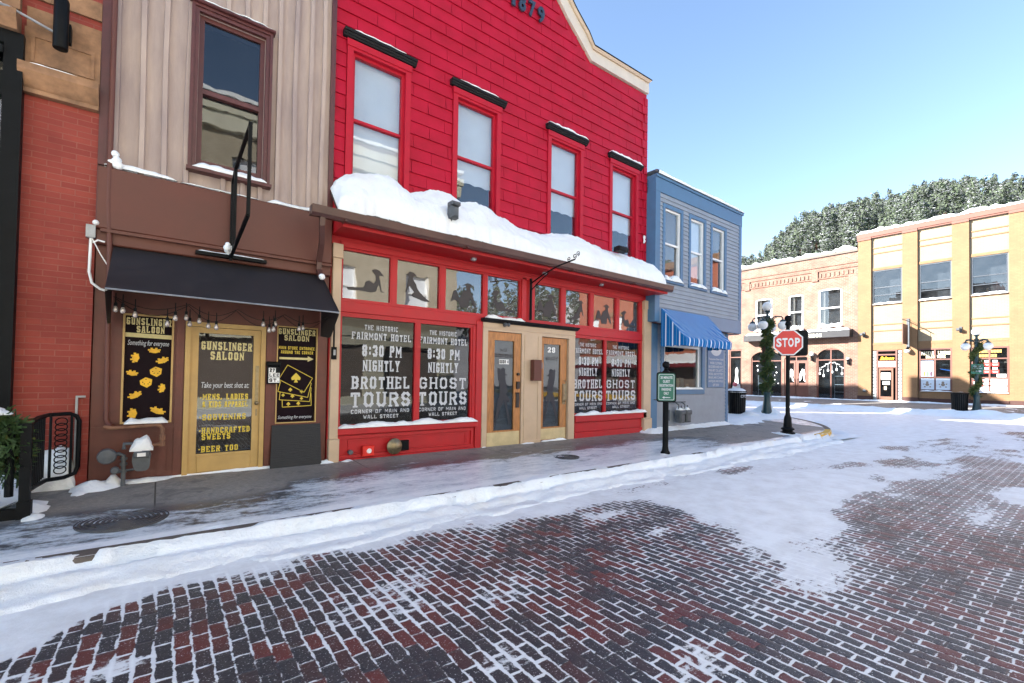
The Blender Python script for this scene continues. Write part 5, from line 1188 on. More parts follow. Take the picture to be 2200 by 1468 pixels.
for a, b, c, d in hl:
    mb = MB(); frame(mb, a, b, c, d, .07, -7.2, -7.1); mb.box(a, b, -7.19, -7.11, (c+d)/2, (c+d)/2+.06); w = t.part('window', mb, WHITE)
    mb = MB(); mb.box(a, b, -7.22, -7.205, c, d); t.part('blind', mb, BLIND if (a+c) % 2 < 1 else DARK, w)
mb = MB(); mb.box(-12, 12.6, -9, -6.68, 12.251, 12.40); solo('snow', 'snow along the roof of the tan brick building', 'snow', mb, SNOW, (0,-7,12.3), kind='stuff')

# ============================================================ far side of the cross street (local x runs to the right, y into the building)
FX, FY0, FZ = 33., 14., .42
def far_thing(name, label, cat, s=0.): return T(name, label, cat, (FX, FY0-s, FZ), off=(s, 0, FZ), rot=-math.pi/2)
def fsolo(name, label, cat, mb, mats, s, y, z, kind=None, group=None, smooth=True):
    o = solo(name, label, cat, mb, mats, (s, y, z), group, kind, smooth); o.location = (FX+y, FY0-s, z); o.rotation_euler = (0, 0, -math.pi/2); return o
def fsnow(x0, x1, z, y, w_, h, label, step=.06):
    SN[0] += 1; return fsolo('snow', label, 'snow', lumpy([(x0, z), (x1, z)], w_, h, y, SN[0]*7.3, step), SNOW, (x0+x1)/2, y, z, 'stuff')
def spandrel(mb, x0, x1, zs, zc, y, mi=0, n=8, depth=.2):
    c = (x0+x1)/2; h = (x1-x0)/2
    P = [(c-h*math.cos(math.pi*i/(2*n)), zs+(zc-zs)*math.sin(math.pi*i/(2*n))) for i in range(n+1)]
    for i in range(n):
        (ax, az), (bx, bz) = P[i], P[i+1]
        mb.quad((ax,y,az),(bx,y,bz),(bx,y,zc),(ax,y,zc), mi); mb.quad((2*c-ax,y,az),(2*c-ax,y,zc),(2*c-bx,y,zc),(2*c-bx,y,bz), mi)
        mb.quad((ax,y,az),(ax,y+depth,az),(bx,y+depth,bz),(bx,y,bz), mi); mb.quad((2*c-ax,y,az),(2*c-bx,y,bz),(2*c-bx,y+depth,bz),(2*c-ax,y+depth,az), mi)
# ---- ochre brick building
t = far_thing('ochre_brick_building', 'sunlit ochre brick building with pale panels and a liquor shop', 'building', 8.)
bays = [(5.46,6.89),(7.54,8.93),(9.58,10.98),(11.62,13.05),(13.7,15.1),(15.75,17.2)]
x = 4.82
for a, b in bays+[(17.85, 17.85)]:
    mb = MB(); wall(mb, x, a, .75, 10.06, [], 0, .14); mb.quad((x,0,.75),(x,.14,.75),(x,.14,10.06),(x,0,10.06)); mb.quad((a,0,.75),(a,.14,.75),(a,.14,10.06),(a,0,10.06)); x = b
    t.part('pilaster', mb, YELBR)
for a, b in bays: mb = MB(); wall(mb, a, b, 3.70, 10.0, [(a+.06, b-.04, 6.14, 8.05)], .12, .2); t.part('panel', mb, YELBR2)
for a, b in bays:
    mb = MB()
    for z0, z1 in ((9.36,9.42),(9.04,9.10),(8.07,8.22),(4.86,4.92),(4.50,4.56),(3.70,3.84),(6.0,6.06)): mb.box(a+.002, b-.002, .085, .119, z0, z1)
    lo = [(a+.03, b-.01, 1.10, 3.43)] if a > 7 else [(5.50, 6.87, .40, 3.41)]
    wall(mb, a, b, .72 if a > 7 else .40, 3.70, lo, .10, .2)
    t.part('band', mb, YELBR)
mb = MB(); x = 4.80
for a, b in bays+[(17.9, 17.9)]:
    mb.box(x, a+.03, -.04, .13, FZ-.3, .75)
    if a > 7 and a < 17: mb.box(a+.031, b-.03, .02, .13, FZ-.3, .72)
    x = b
t.part('plinth', mb, DKBR)
mb = MB(); COPM = M('dusty_red_coping', (.17,.07,.05), .7, .15)
mb.box(4.78, 17.9, -.06, .4, 10.08, 10.34); x = 4.80
for a, b in bays+[(17.9, 17.9)]: mb.box(x, a+.0, -.05, .10, 9.94, 10.079); mb.box(a+.001, b-.001, -.02, .11, 10.0, 10.078) if a < 17 else None; x = b
t.part('coping', mb, COPM)
mb = MB(); mb.box(4.83, 17.8, .9, 14, -.2, 9.9); mb.box(4.83, 17.8, .34, .89, 9.5, 9.95); t.part('rear_wall', mb, [BODY])
mb = MB(); mb.quad((4.9,.88,.4),(17.7,.88,.4),(17.7,.88,9.4),(4.9,.88,9.4)); mb.quad((4.9,.35,FZ-.02),(17.7,.35,FZ-.02),(17.7,.88,FZ-.02),(4.9,.88,FZ-.02)); t.part('dark_interior', mb, DARK)
fsnow(4.74, 17.9, 10.345, .12, .22, .16, 'thick snow along the roof edge of the ochre brick building', .12)
DMET = M('dark_window_metal', (.05,.06,.075), .4, .15); BRT = M('brown_shop_timber', (.13,.05,.035), .55, .15)
for i, (a, b) in enumerate(bays):
    w = window(t, a+.06, b-.04, 6.14, 8.05, .10, DMET, G_UP, rail=7.05, fw=.05, hz=(6.6,), by=.3)
    if i < 3: fsnow(a+.05, b-.03, 6.06, .13, .16, .09, 'snow on the sill of the %s upper window of the ochre building' % ('left', 'middle', 'right')[i])
for i, (a, b) in enumerate(bays[1:]):
    m_ = (a+b)/2
    w = window(t, a+.03, b-.01, 1.10, 3.43, .06, BRT, G_SHOP, fw=.08, hz=(2.83,1.86), mull=(m_,), name='shop_window')
    if i == 0:
        mb = MB(); slab(mb, 'PACKAGE LIQUOR', a+.14, b-.10, 3.08, 3.26, .10, .2, 0); slab(mb, 'BEER WINE', a+.33, b-.28, 2.90, 3.04, .10, .2, 0); t.part('lettering', mb, M('cream_lettering', (.75,.66,.45), .5, .05), w)
        mb = MB(); mb.box(a+.12, b-.10, .095, .11, 1.20, 1.80); p_ = t.part('poster', mb, M('pale_blue_poster', (.55,.62,.70), .5, .08), w)
        mb = MB()
        for x in (a+.38, b-.38):
            for k, (dx, dz, r_) in enumerate(((0,0,.09),(0,.12,.06),(-.14,.02,.035),(.14,.03,.035),(-.1,-.12,.04),(.12,-.12,.04))): mb.flat([(x+dx+r_*math.cos(q), 1.47+dz+r_*math.sin(q)) for q in [j*math.pi/3 for j in range(6)]], .093)
        t.part('poster_print', mb, M('sepia_print', (.25,.2,.16), .6, .3), w)
        mb = MB(); mb.box(a+.12, m_-.06, .10, .112, 1.91, 2.75); t.part('poster', mb, M('sky_poster', (.42,.52,.66), .5, .15), w)
        for x, c in ((a+.26,(.5,.2,.03)),(a+.40,(.10,.2,.10)),(a+.54,(.08,.04,.06))):
            mb = MB(); mb.flat([(x-.05,1.93),(x+.05,1.93),(x+.05,2.12),(x+.018,2.18),(x+.018,2.30),(x-.018,2.30),(x-.018,2.18),(x-.05,2.12)], .096); t.part('bottle_print', mb, M('bottle_colour', c, .4, .1), w)
        mb = MB(); mb.ball((b-.28, .30, 2.52), .18, 12, 0, .4); t.part('display', mb, METERG, w)
        mb = MB(); mb.add([(m_+.2,.2,2.33),(b-.12,.2,2.26),(b-.12,.2,2.20),(m_+.2,.2,2.29)], [(0,1,2,3)]); t.part('neon_tube', mb, M('blue_tube', (.02,.2,.7), .4, .1), w)
    elif i == 1:
        mb = MB(); mb.box(a+.34, b-.28, .105, .11, 3.12, 3.26, 0); mb.box(a+.34, b-.45, .105, .11, 2.90, 3.04, 0)
        slab(mb, 'TOBACCO', a+.38, b-.32, 3.135, 3.245, .10, .22, 1); slab(mb, 'BEERS', a+.38, b-.49, 2.915, 3.025, .10, .22, 1); t.part('lettering', mb, [M('amber_lettering', (.70,.38,.08), .5, .05), BRT], w)
        mb = MB()
        for r_ in range(2):
            for c_ in range(3):
                x = a+.22+c_*.28; z = 2.08+r_*.36; mb.box(x, x+.25, .100+.001*c_, .112, z, z+.18, 0); mb.box(x+.03, x+.2, .095, .099, z+.20, z+.30, 1); mb.box(x+.04, x+.21, .0955, .0995, z+.06, z+.10, 1)
        t.part('poster', mb, [M('red_poster', (.6,.04,.03), .5, .1), WHITE], w)
        mb = MB(); mb.box(a+.1, b-.09, .095, .112, 1.20, 1.80, 1); mb.box(a+.1, b-.09, .090, .0945, 1.42, 1.50, 0); mb.box(a+.1, b-.35, .090, .0945, 1.66, 1.72, 0); t.part('poster', mb, [M('red_print', (.62,.10,.08), .5, .2), WHITE], w)
        mb = MB(); mb.box(b-.45, b-.12, .10, .112, 1.90, 2.05); t.part('notice', mb, WHITE, w)
    if i < 2: fsnow(a+.08, b-.02, 1.10, .10, .10, .05, 'snow on the sill of the %s liquor shop window' % ('left', 'right')[i])
# entrance
mb = MB(); GBL = M('glass_block', (.30,.33,.33), .3, .2, 8, 20, .003)
for x0 in (5.51, 6.66):
    mb = MB()
    for k in range(15): mb.bbox(x0, x0+.19, .10, .2, .45+k*.196, .45+k*.196+.18, .03)
    t.part('glass_block', mb, GBL)
mb = MB(); mb.box(5.71, 5.77, .06, .2, .40, 3.40); mb.box(6.57, 6.65, .06, .2, .40, 3.40); mb.box(5.771, 6.569, .06, .2, 2.38, 2.44); mb.box(5.771, 6.569, .06, .2, 3.10, 3.18); mb.box(5.771, 6.569, .06, .2, 3.34, 3.40); mb.box(5.771, 6.569, .04, .2, 2.76, 2.80); dd = t.part('door', mb, BRT)
mb = MB(); mb.box(5.78, 5.87, .10, .14, .42, 2.37); mb.box(6.38, 6.46, .10, .14, .42, 2.37); mb.box(5.871, 6.379, .10, .14, 2.24, 2.37); mb.box(5.871, 6.379, .10, .14, .42, .74); t.part('door_leaf', mb, M('brown_orange_door', (.16,.065,.035), .5, .2), dd)
mb = MB(); mb.box(5.87, 6.38, .115, .12, .74, 2.24); mb.box(5.77, 6.57, .13, .135, 2.44, 3.34); t.part('pane', mb, G_DARK, dd)
mb = MB(); mb.box(5.9, 6.34, .105, .112, 1.70, 2.10, 0); mb.box(5.98, 6.30, .105, .112, 1.42, 1.6, 0); mb.box(6.04, 6.16, .105, .112, 1.12, 1.32, 1); t.part('notice', mb, [WHITE, TAN], dd)
mb = MB(); txt(mb, 'Saloon', 5.84, 6.50, 2.84, 3.04, .125, bold=.03, shear=.4); t.part('lettering', mb, YEL, dd)
mb = MB(); mb.box(5.79, 6.56, .08, .129, 2.46, 2.74); t.part('panel', mb, WHITE, dd)
# hanging sign and lamps
ts = far_thing('hanging_sign', 'small brown hanging sign on a long arm over the liquor shop door', 'sign', 7.1)
mb = MB(); mb.box(7.08, 7.20, -.05, -.001, 3.5, 5.12); mb.tube([(7.14,-.05,4.98),(7.14,-1.30,4.98)], .02, 6); mb.tube([(7.14,-.05,5.1),(7.14,-1.2,5.0)], .008, 5); mb.tube([(7.14,-.2,4.98),(7.14,-.2,4.75)], .01, 5); mb.tube([(7.14,-1.1,4.98),(7.14,-1.1,4.75)], .01, 5); ts.part('arm', mb, METERG)
mb = MB(); mb.box(7.12, 7.16, -1.15, -.15, 3.66, 4.75); mb2 = MB(); bd = ts.part('board', mb, M('dark_brown_board', (.10,.045,.03), .5, .1))
mb = MB(); mb.tube([(7.115,-.65+.22*math.cos(a),4.36+.2*math.sin(a)) for a in [i*math.pi/8 for i in range(16)]], .025, 4, 0, True); mb.box(7.110, 7.118, -.95, -.35, 3.95, 4.03); mb.box(7.110, 7.118, -.85, -.45, 3.80, 3.86); ts.part('emblem', mb, M('orange_emblem', (.45,.16,.04), .5, .1), bd)
tl = far_thing('wall_lamp', 'white globe wall lamp under the hanging sign on the ochre building', 'wall lamp', 7.1)
mb = MB(); mb.ball((7.14,-.22,3.30), .13, 12, 0, .8); tl.part('globe', mb, LGLASS, smooth=True); mb = MB(); mb.lathe([(.10,3.38),(.05,3.46),(.03,3.5)], 7.14, -.22, 10); mb.tube([(7.14,-.22,3.48),(7.14,-.1,3.55),(7.14,0,3.45)], .02, 6); tl.part('bracket', mb, BLACK)
for s_, lb in ((9.25,'brown spotlight between the liquor shop windows'), (5.12,'brown spotlight left of the liquor shop door')):
    mb = MB(); mb.box(s_-.05, s_+.05, -.05, 0, 4.2, 4.5); mb.bbox(s_-.13, s_+.02, -.32, -.1, 4.28, 4.42, .03); mb.box(s_-.02, s_+.02, -.12, -.05, 4.33, 4.38); fsolo('spotlight', lb, 'spotlight', mb, METERG, s_, 0, 4.3, smooth=False)
mb = MB(); mb.lathe([(.05,-.12),(.09,-.09),(.09,-.06),(.04,0)], 5.16, 1.05, 12, ax='y'); fsolo('standpipe', 'round fire standpipe cap low on the ochre corner pilaster', 'standpipe', mb, METERG, 5.16, 0, 1.05)

# ---- studio building
t = far_thing('studio_building', 'sunlit red-orange brick building with arched shop windows and a black sign awning', 'building', 1.)
up = [(-1.15,-.05,4.95,7.2),(.97,1.87,4.95,7.2),(2.72,4.0,4.95,7.35)]
lo = [(-3.0,-2.1,.75,3.75),(-1.45,.60,.34,3.58),(.72,2.16,.36,3.2),(2.63,4.16,.36,3.6)]
up2 = [(-3.2,-2.3,4.95,7.2),(-5.6,-4.4,4.95,7.2)]
mb = MB(); wall(mb, -9, 4.815, FZ-.3, 9.4, up+lo+up2, .08, .28)
for a, b, c, d_ in up: spandrel(mb, a, b, d_-.14, d_, .078)
spandrel(mb, -1.45, .60, 3.0, 3.58, .078); spandrel(mb, .72, 2.16, 3.0, 3.2, .078); spandrel(mb, 2.63, 4.16, 3.0, 3.6, .078)
for z in (8.0, 8.5, 8.75): mb.box(-9, 4.81, .03, .079, z, z+.07)
for i in range(58): x = -9+i*.24; mb.box(x, x+.12, .035, .079, 8.10, 8.35) if x+.12 < 4.8 else None
for x in (-1.9, 2.35): mb.box(x, x+.35, -.0, .079, 7.9, 8.5)
mb.box(4.32, 4.81, .03, .079, FZ, 8.0)
t.part('wall', mb, STUBR)
mb = MB(); mb.box(-9, 4.80, .4, 13, -.2, 9.3); mb.box(-9, 4.81, -.02, .5, 9.401, 9.55); t.part('rear_wall', mb, BODY)
mb = MB(); mb.quad((-8.9,.395,FZ),(4.7,.395,FZ),(4.7,.395,9.2),(-8.9,.395,9.2)); t.part('dark_interior', mb, DARK)
fsnow(-9, 4.75, 9.55, .35, .42, .22, 'thick snow along the roof of the studio building', .12)
for i, (a, b, c, d_) in enumerate(up+up2):
    w = window(t, a, b, c, d_, .06, WHITE, G_UP, rail=(c+d_)/2, fw=.09, by=.25)
    if i < 3:
        mb = MB(); mb.box(a+.1, a+.32, .27, .30, c+.1, d_-.1); t.part('curtain', mb, CURT, w)
        fsnow(a-.02, b+.02, c, .09, .18, .20, 'snow heaped on the sill of the %s upper studio window' % ('left', 'middle', 'right')[i])
DTIM = M('red_brown_timber', (.15,.055,.035), .55, .15)
ORN = M('white_window_paint', (.75,.76,.76), .6, .1)
for i, (a, b, c, d_) in enumerate(lo):
    if i == 2:
        w = window(t, a, b, c, d_, .10, DTIM, G_SHOP, fw=.08, hz=(2.86,), mull=((a+b)/2,), name='door')
        mb = MB()
        for x in (a+.09, (a+b)/2+.05): mb.box(x, x+.58, .11, .17, c+.1, 1.35); frame(mb, x, x+.58, 1.35, 2.82, .09, .11, .17)
        t.part('door_leaf', mb, DTIM, w)
        mb = MB(); m_ = (a+b)/2
        for sg in (-1, 1):
            mb.tube([(m_+sg*.10,.10,1.2),(m_+sg*.10,.04,1.25),(m_+sg*.10,.04,1.65),(m_+sg*.10,.10,1.7)], .015, 6)
        t.part('handle', mb, BLACK, w)
        mb = MB()
        for x in (a+.38, (a+b)/2+.34):
            P = [(x+dx, 1.5+dz) for dx, dz in ((-.17,0),(-.2,.3),(-.12,.6),(0,.85),(.12,.8),(.16,.5),(.12,.3),(.18,.0),(.08,.1),(.05,.45),(0,.5),(-.05,.2))]; mb.flat(P, .155)
        t.part('window_painting', mb, ORN, w)
    else:
        w = window(t, a, b, c, d_, .10, DTIM, G_SHOP, fw=.08, hz=(2.9 if i else 3.2,), mull=((a+b)/2,) if i else (), name='shop_window')
        if i: 
            mb = MB(); mb.box(a+.02, b-.02, .1, .2, c, c+.16); t.part('base_panel', mb, BROWNW, w)
        mb = MB(); r = random.Random(i+40)
        if i == 3:
            for k in range(12): x0 = a+.12+k*.11; z0 = 2.25+.45*math.sin(k/12*math.pi)+.04*(k % 2); mb.add([(x0,.155,z0),(x0+.12,.155,z0+.05*math.cos(k/12*math.pi)),(x0+.12,.155,z0+.04+.05*math.cos(k/12*math.pi)),(x0,.155,z0+.04)], [(0,1,2,3)])
            for k, (dx, dz) in enumerate(((.15,2.05),(.36,1.92),(.60,2.25),(.82,2.15),(1.06,2.3),(1.34,2.05))):
                x = a+dx; mb.flat([(x+.055*math.cos(q), dz+.085*math.sin(q)) for q in [j*math.pi/5 for j in range(10)]], .154); mb.box(x-.005, x+.005, .153, .156, dz+.08, dz+.4)
        elif i == 1:
            for k in range(16): x = a+.2+r.random()*1.6; z = 1.3+r.random()*1.4; q = r.uniform(.03, .07); mb.flat([(x-q,z),(x,z-q),(x+q,z),(x,z+q)], .155)
        else:
            mb.flat([(-2.65,1.3),(-2.35,1.3),(-2.42,1.9),(-2.40,2.3),(-2.5,2.5),(-2.6,2.3),(-2.58,1.9)], .155); mb.flat([(-2.85,.95),(-2.2,.92),(-2.25,1.25),(-2.5,1.32),(-2.75,1.2)], .154)
        t.part('window_painting', mb, ORN, w)
        if i in (1, 3):
            mb = MB(); x = a+(.9 if i == 3 else .4)
            mb.box(x, x+.55, .30, .38, .9, .93); mb.box(x, x+.55, .30, .38, 1.35, 1.38); mb.box(x, x+.02, .30, .32, .5, 1.9); mb.box(x+.53, x+.55, .30, .32, .5, 1.9); mb.box(x, x+.55, .30, .38, 1.88, 1.9); t.part('display_case', mb, ORN, w)
mb = MB(); mb.box(-3.05, -2.05, .04, .12, FZ, .85); t.part('stall_riser', mb, BROWNW)
mb = MB(); mb.add([(-1.67,.05,4.75),(4.56,.05,4.75),(4.56,-.55,4.62),(-1.67,-.55,4.62),(-1.67,-.58,4.25),(4.56,-.58,4.25),(-1.67,.05,4.25),(4.56,.05,4.25)], [(0,1,2,3),(3,2,5,4),(0,3,4,6),(1,7,5,2)]); aw = t.part('sign_awning', mb, M('charcoal_canvas', (.022,.022,.025), .7, .2))
mb = MB(); slab(mb, 'STUDIO', 2.02, 3.12, 4.31, 4.50, -.59, .26); t.part('lettering', mb, M('cream_sign_letters', (.75,.7,.5), .5, .05), aw)
fsnow(-1.6, 4.5, 4.66, -.05, .45, .16, 'snow lying on the charcoal sign awning of the studio')
for s_, lb in ((1.95+.45,'white globe lamp right of the studio doors'),(4.35,'small white lamp on the right brick pier of the studio')):
    tl = far_thing('wall_lamp', lb, 'wall lamp', s_); mb = MB(); mb.ball((s_,-.08,3.28 if s_ < 3 else 2.95), .14 if s_ < 3 else .08, 12); tl.part('globe', mb, LGLASS, smooth=True); mb = MB(); z_ = 3.05 if s_ < 3 else 2.8; mb.box(s_-.05, s_+.05, -.12, .08, z_-.2, z_); mb.lathe([(.06,z_),(.09,z_+.1)], s_, -.08, 8); tl.part('bracket', mb, BLACK)
mb = MB(); mb.ball((-2.52,-.03,1.25), .16, 12); fsolo('float_ball', 'round pink ball fixture low on the studio wall behind the litter bin', 'ball', mb, M('pink_ball', (.42,.10,.12), .5, .1), -2.52, -.03, 1.2)
# ---- salmon building seen reflected
t = far_thing('salmon_brick_building', 'salmon brick building with cream arches and a maroon awning', 'building', 22)
hl = [(19+i*2.6, 20.1+i*2.6, z, z+2.0) for i in range(5) for z in (5.2,)]
mb = MB(); wall(mb, 17.95, 32, 3.2, 10.5, hl, 0, .25); t.part('wall', mb, PNKBR)
mb = MB()
for a, b, c, d_ in hl: mb.box(a-.2, b+.2, -.08, 0, d_, d_+.35); mb.box(a-.25, b+.25, -.12, 0, c-.3, c-.05)
mb.box(17.95, 32, -.3, .2, 10.5, 11.0); mb.box(17.95, 32, -.15, 0, 3.9, 4.2); t.part('stone_trim', mb, STONE)
for a, b, c, d_ in hl: mb = MB(); mb.box(a, b, .2, .22, c, d_); t.part('window', mb, BLIND)
mb = MB(); mb.box(18, 31.9, .3, 12, 0, 10.4); t.part('rear_wall', mb, BODY)
mb = MB(); wall(mb, 18, 32, 0, 3.2, [(19,22,.6,2.8),(23,26,.6,2.8),(27,30,.6,2.8)], .0, .25); mb.extx([(0,3.4),(-1.3,2.8),(-1.3,2.5),(0,2.5)], 18.2, 31.8); t.part('awning', mb, M('maroon_canvas', (.16,.015,.02), .7, .1))
mb = MB(); mb.extx([(0,3.41),(-1.35,2.81),(-1.3,2.98),(0,3.6)], 18.1, 31.9); fsolo('snow', 'snow on the maroon awning across the square', 'snow', mb, SNOW, 25, 0, 3.4, 'stuff')
t = T('stone_block', 'plain ochre building beyond the studio', 'building', (40, 32, .4)); mb = MB(); mb.box(33, 45, 24, 45, 0, 8.5); t.part('wall', mb, YELBR)

# ============================================================ street lamps, garlands, bins, signs
def lamp_post(label, loc, rot, sc_=1.):
    t = T('street_lamp', label, 'street lamp', loc, off=(0,0,0), rot=rot, group='five-globe street lamps')
    mb = MB(); prof = [(.24,0),(.24,.05),(.20,.07),(.18,.16),(.155,.22),(.13,.42),(.11,.60),(.105,.80),(.12,.83),(.12,.87),(.085,.90),(.075,1.1),(.062,3.15),(.085,3.2),(.085,3.25),(.06,3.3),(.06,3.6),(.09,3.62),(.09,3.66),(.045,3.7),(.045,3.8),(.10,3.84),(.10,3.87)]
    mb.lathe([(r_, z*sc_) for r_, z in prof], 0, 0, 16); t.part('post', mb, POSTG, smooth=True)
    for k in range(4):
        a = k*math.pi/2+.5; c, s_ = math.cos(a), math.sin(a); mb = MB()
        P = [(.05,3.45),(.18,3.62),(.34,3.64),(.46,3.62),(.50,3.56),(.50,3.50)]; mb.tube([(c*r_, s_*r_, z*sc_) for r_, z in P], .022, 7)
        P = [(.05,3.62),(.2,3.56),(.3,3.60),(.28,3.66),(.22,3.64)]; mb.tube([(c*r_, s_*r_, z*sc_) for r_, z in P], .013, 6)
        mb.lathe([(.03,3.52*sc_),(.075,3.49*sc_),(.10,3.46*sc_),(.10,3.44*sc_)], c*.50, s_*.50, 12); ar = t.part('arm', mb, POSTG, smooth=True)
        mb = MB(); mb.ball((c*.50, s_*.50, 3.30*sc_), .165, 18, 0, .95); t.part('globe', mb, LGLASS, ar, smooth=True)
    mb = MB(); mb.ball((0,0,4.03*sc_), .17, 18); t.part('globe', mb, LGLASS, smooth=True)
    return t
lamp_post('dark green five-globe street lamp wound with fir garland behind the STOP sign', (17.5,7.6,.25), 1.2, .985)
lamp_post('dark green five-globe street lamp wound with garland beside the liquor shop window', (29.,3.66,.24), 2.0, .90)
def spiral(cx, cy, z0, z1, r_, turns, n=60): return [(cx+r_*math.cos(i/n*turns*2*math.pi), cy+r_*math.sin(i/n*turns*2*math.pi), z0+(z1-z0)*i/n) for i in range(n+1)]
greens('garland', 'bushy fir garland wound round the street lamp behind the STOP sign', spiral(17.5,7.6,1.1,3.7,.08,5), 4200, .10, (17.5,7.6,2.4), 7, .12, bias=.35)
greens('garland', 'thin yellow-green fir garland wound round the street lamp by the liquor shop', spiral(29.,3.66,1.0,3.4,.11,3.0), 2200, .11, (29.,3.66,2.2), 9, .07, bias=.6)
# small banner bracket on lamp 1
mb = MB(); mb.box(17.36, 17.41, 7.62, 7.72, 2.2, 3.05); solo('hanging_banner', 'narrow dark banner plate on the lamp post behind the STOP sign', 'banner', mb, M('maroon_plate', (.06,.02,.02), .5, .2), (17.4,7.7,2.6))
def bin_(label, loc, rot=0, word=None):
    t = T('litter_bin', label, 'litter bin', loc, off=(0,0,0), rot=rot, group='black slatted litter bins')
    mb = MB()
    for k in range(26):
        a = 2*math.pi*k/26; c, s_ = math.cos(a), math.sin(a); tx, ty = -s_*.022, c*.022; r0, r1 = .27, .30
        mb.add([(c*r0-tx,s_*r0-ty,.06),(c*r0+tx,s_*r0+ty,.06),(c*r1+tx,s_*r1+ty,.86),(c*r1-tx,s_*r1-ty,.86),(c*(r0-.008)-tx,s_*(r0-.008)-ty,.06),(c*(r0-.008)+tx,s_*(r0-.008)+ty,.06),(c*(r1-.008)+tx,s_*(r1-.008)+ty,.86),(c*(r1-.008)-tx,s_*(r1-.008)-ty,.86)], [(0,1,2,3),(7,6,5,4),(0,3,7,4),(1,5,6,2)])
    t.part('slat', mb, BLACK)
    mb = MB(); mb.lathe([(.26,0),(.29,.02),(.29,.07),(.25,.08)], 0, 0, 26); t.part('base_ring', mb, BLACK, smooth=True); mb = MB(); mb.lathe([(.28,.83),(.325,.85),(.325,.90),(.20,.94)], 0, 0, 26); t.part('rim', mb, BLACK, smooth=True)
    mb = MB(); mb.lathe([(.22,.05),(.245,.84)], 0, 0, 20); t.part('liner', mb, M('bin_liner', (.02,.02,.022), .6, .2), smooth=True)
    return t
t = bin_('black slatted litter bin with OTO lettering by the blue shop corner', (16.3,8.1,.24), .4)
mb = MB(); 
for k, ch in enumerate('OTO'):
    a = -2.5+k*.28; c, s_ = math.cos(a), math.sin(a); m2 = MB(); slab(m2, ch, -.05, .05, .68, .77, 0, .2, 0, False)
    mb.add([(c*.305-s_*p[0], s_*.305+c*p[0], p[2]) for p in m2.v], m2.f)
t.part('lettering', mb, VINYL)
bin_('black slatted litter bin beside the far street lamp', (28.9,4.2,.22), .1)
def dome(cx, cy, z, r_, h, label, seed=1):
    mb = MB(); vs = []; fs = []; n = 24; m = 6
    for j in range(m+1):
        for i in range(n):
            a = 2*math.pi*i/n; u = j/m; rr = r_*(1-u)*(1+.08*mnoise.noise((math.cos(a)*1.5, math.sin(a)*1.5, seed)))+.001; vs.append((cx+rr*math.cos(a), cy+rr*math.sin(a), z+h*math.sqrt(max(0, 1-(1-u)**3*1.0))*(1+.3*mnoise.noise((math.cos(a)*(1-u)*2, math.sin(a)*(1-u)*2, seed+3)))))
    for j in range(m):
        for i in range(n): fs.append((j*n+i, j*n+(i+1) % n, (j+1)*n+(i+1) % n, (j+1)*n+i))
    mb.add(vs, fs); return solo('snow', label, 'snow', mb, SNOW, (cx,cy,z), kind='stuff', smooth=True)
dome(16.3, 8.1, 1.10, .33, .13, 'snow cap on the litter bin by the blue shop', 2); dome(28.9, 4.2, 1.10, .30, .06, 'thin snow cap on the far litter bin', 5)
# STOP sign
t = T('stop_sign', 'red octagonal STOP sign on a round black ornamental post at the corner', 'stop sign', (12.9,5.09,.15), off=(0,0,0), rot=R(-67))
mb = MB(); mb.lathe([(.17,0),(.17,.05),(.13,.07),(.115,.10),(.155,.12),(.155,.15),(.10,.19),(.085,.42),(.07,.46),(.055,.5),(.05,.6),(.048,2.80),(.07,2.82),(.07,2.86),(.05,2.90)], 0, 0, 18); mb.ball((0,0,2.99), .085, 14); mb.lathe([(.04,2.88),(.05,2.92)], 0, 0, 12); t.part('post', mb, BLACK, smooth=True)
def octa(r_, ang=math.pi/8): return [(r_*math.cos(ang+i*math.pi/4), r_*math.sin(ang+i*math.pi/4)) for i in range(8)]
cz = 2.36; mb = MB(); mb.ext([(x, cz+z) for x, z in octa(.355)], -.068, -.060); mb.ext([(x, cz+z) for x, z in octa(.345)], -.071, -.0685); sg = t.part('sign_face', mb, WHITE)
mb = MB(); mb.ext([(x, cz+z) for x, z in octa(.322)], -.074, -.0715); t.part('red_face', mb, STOPR, sg)
mb = MB(); 
for k, (a, b) in enumerate(((-.262,-.142),(-.128,-.014),(.002,.124),(.150,.262))): txt(mb, 'STOP'[k], a, b, cz-.115, cz+.115, -.0765, bold=.035)
t.part('lettering', mb, WHITE, sg)
mb = MB(); rr = .33
P = []
for qx, qz, a0 in ((1,1,0),(-1,1,90),(-1,-1,180),(1,-1,270)):
    for k in range(4): a = R(a0+k*30); P.append((.11+qx*(rr-.06)+.06*math.cos(a), cz-.01+qz*(rr-.06)+.06*math.sin(a)))
mb.ext(P, .055, .062); t.part('back_plate', mb, BLACK)
# green parking sign
t = T('parking_sign', 'green guest parking sign on a short black post in front of the blue shop', 'sign', (7.42,5.0,.14), off=(0,0,0), rot=R(-50))
mb = MB(); mb.lathe([(.085,0),(.085,.03),(.062,.06),(.052,.14),(.052,1.46),(.06,1.47)], 0, 0, 16); mb.lathe([(.05,1.46),(.065,1.48),(.065,1.51),(.035,1.54),(.035,1.55),(.05,1.56),(.03,1.575)], 0, 0, 16); mb.ball((0,0,1.635), .068, 14); t.part('post', mb, BLACK, smooth=True)
def rrect(w_, h, r_, cx=0, cz=0):
    P = []
    for qx, qz, a0 in ((1,1,0),(-1,1,90),(-1,-1,180),(1,-1,270)):
        for k in range(5): a = R(a0+k*22.5); P.append((cx+qx*(w_-r_)+r_*math.cos(a), cz+qz*(h-r_)+r_*math.sin(a)))
    return P
cz = 1.225; mb = MB(); mb.ext(rrect(.172,.275,.045,0,cz), -.075, -.055); pf = t.part('sign_back', mb, BLACK)
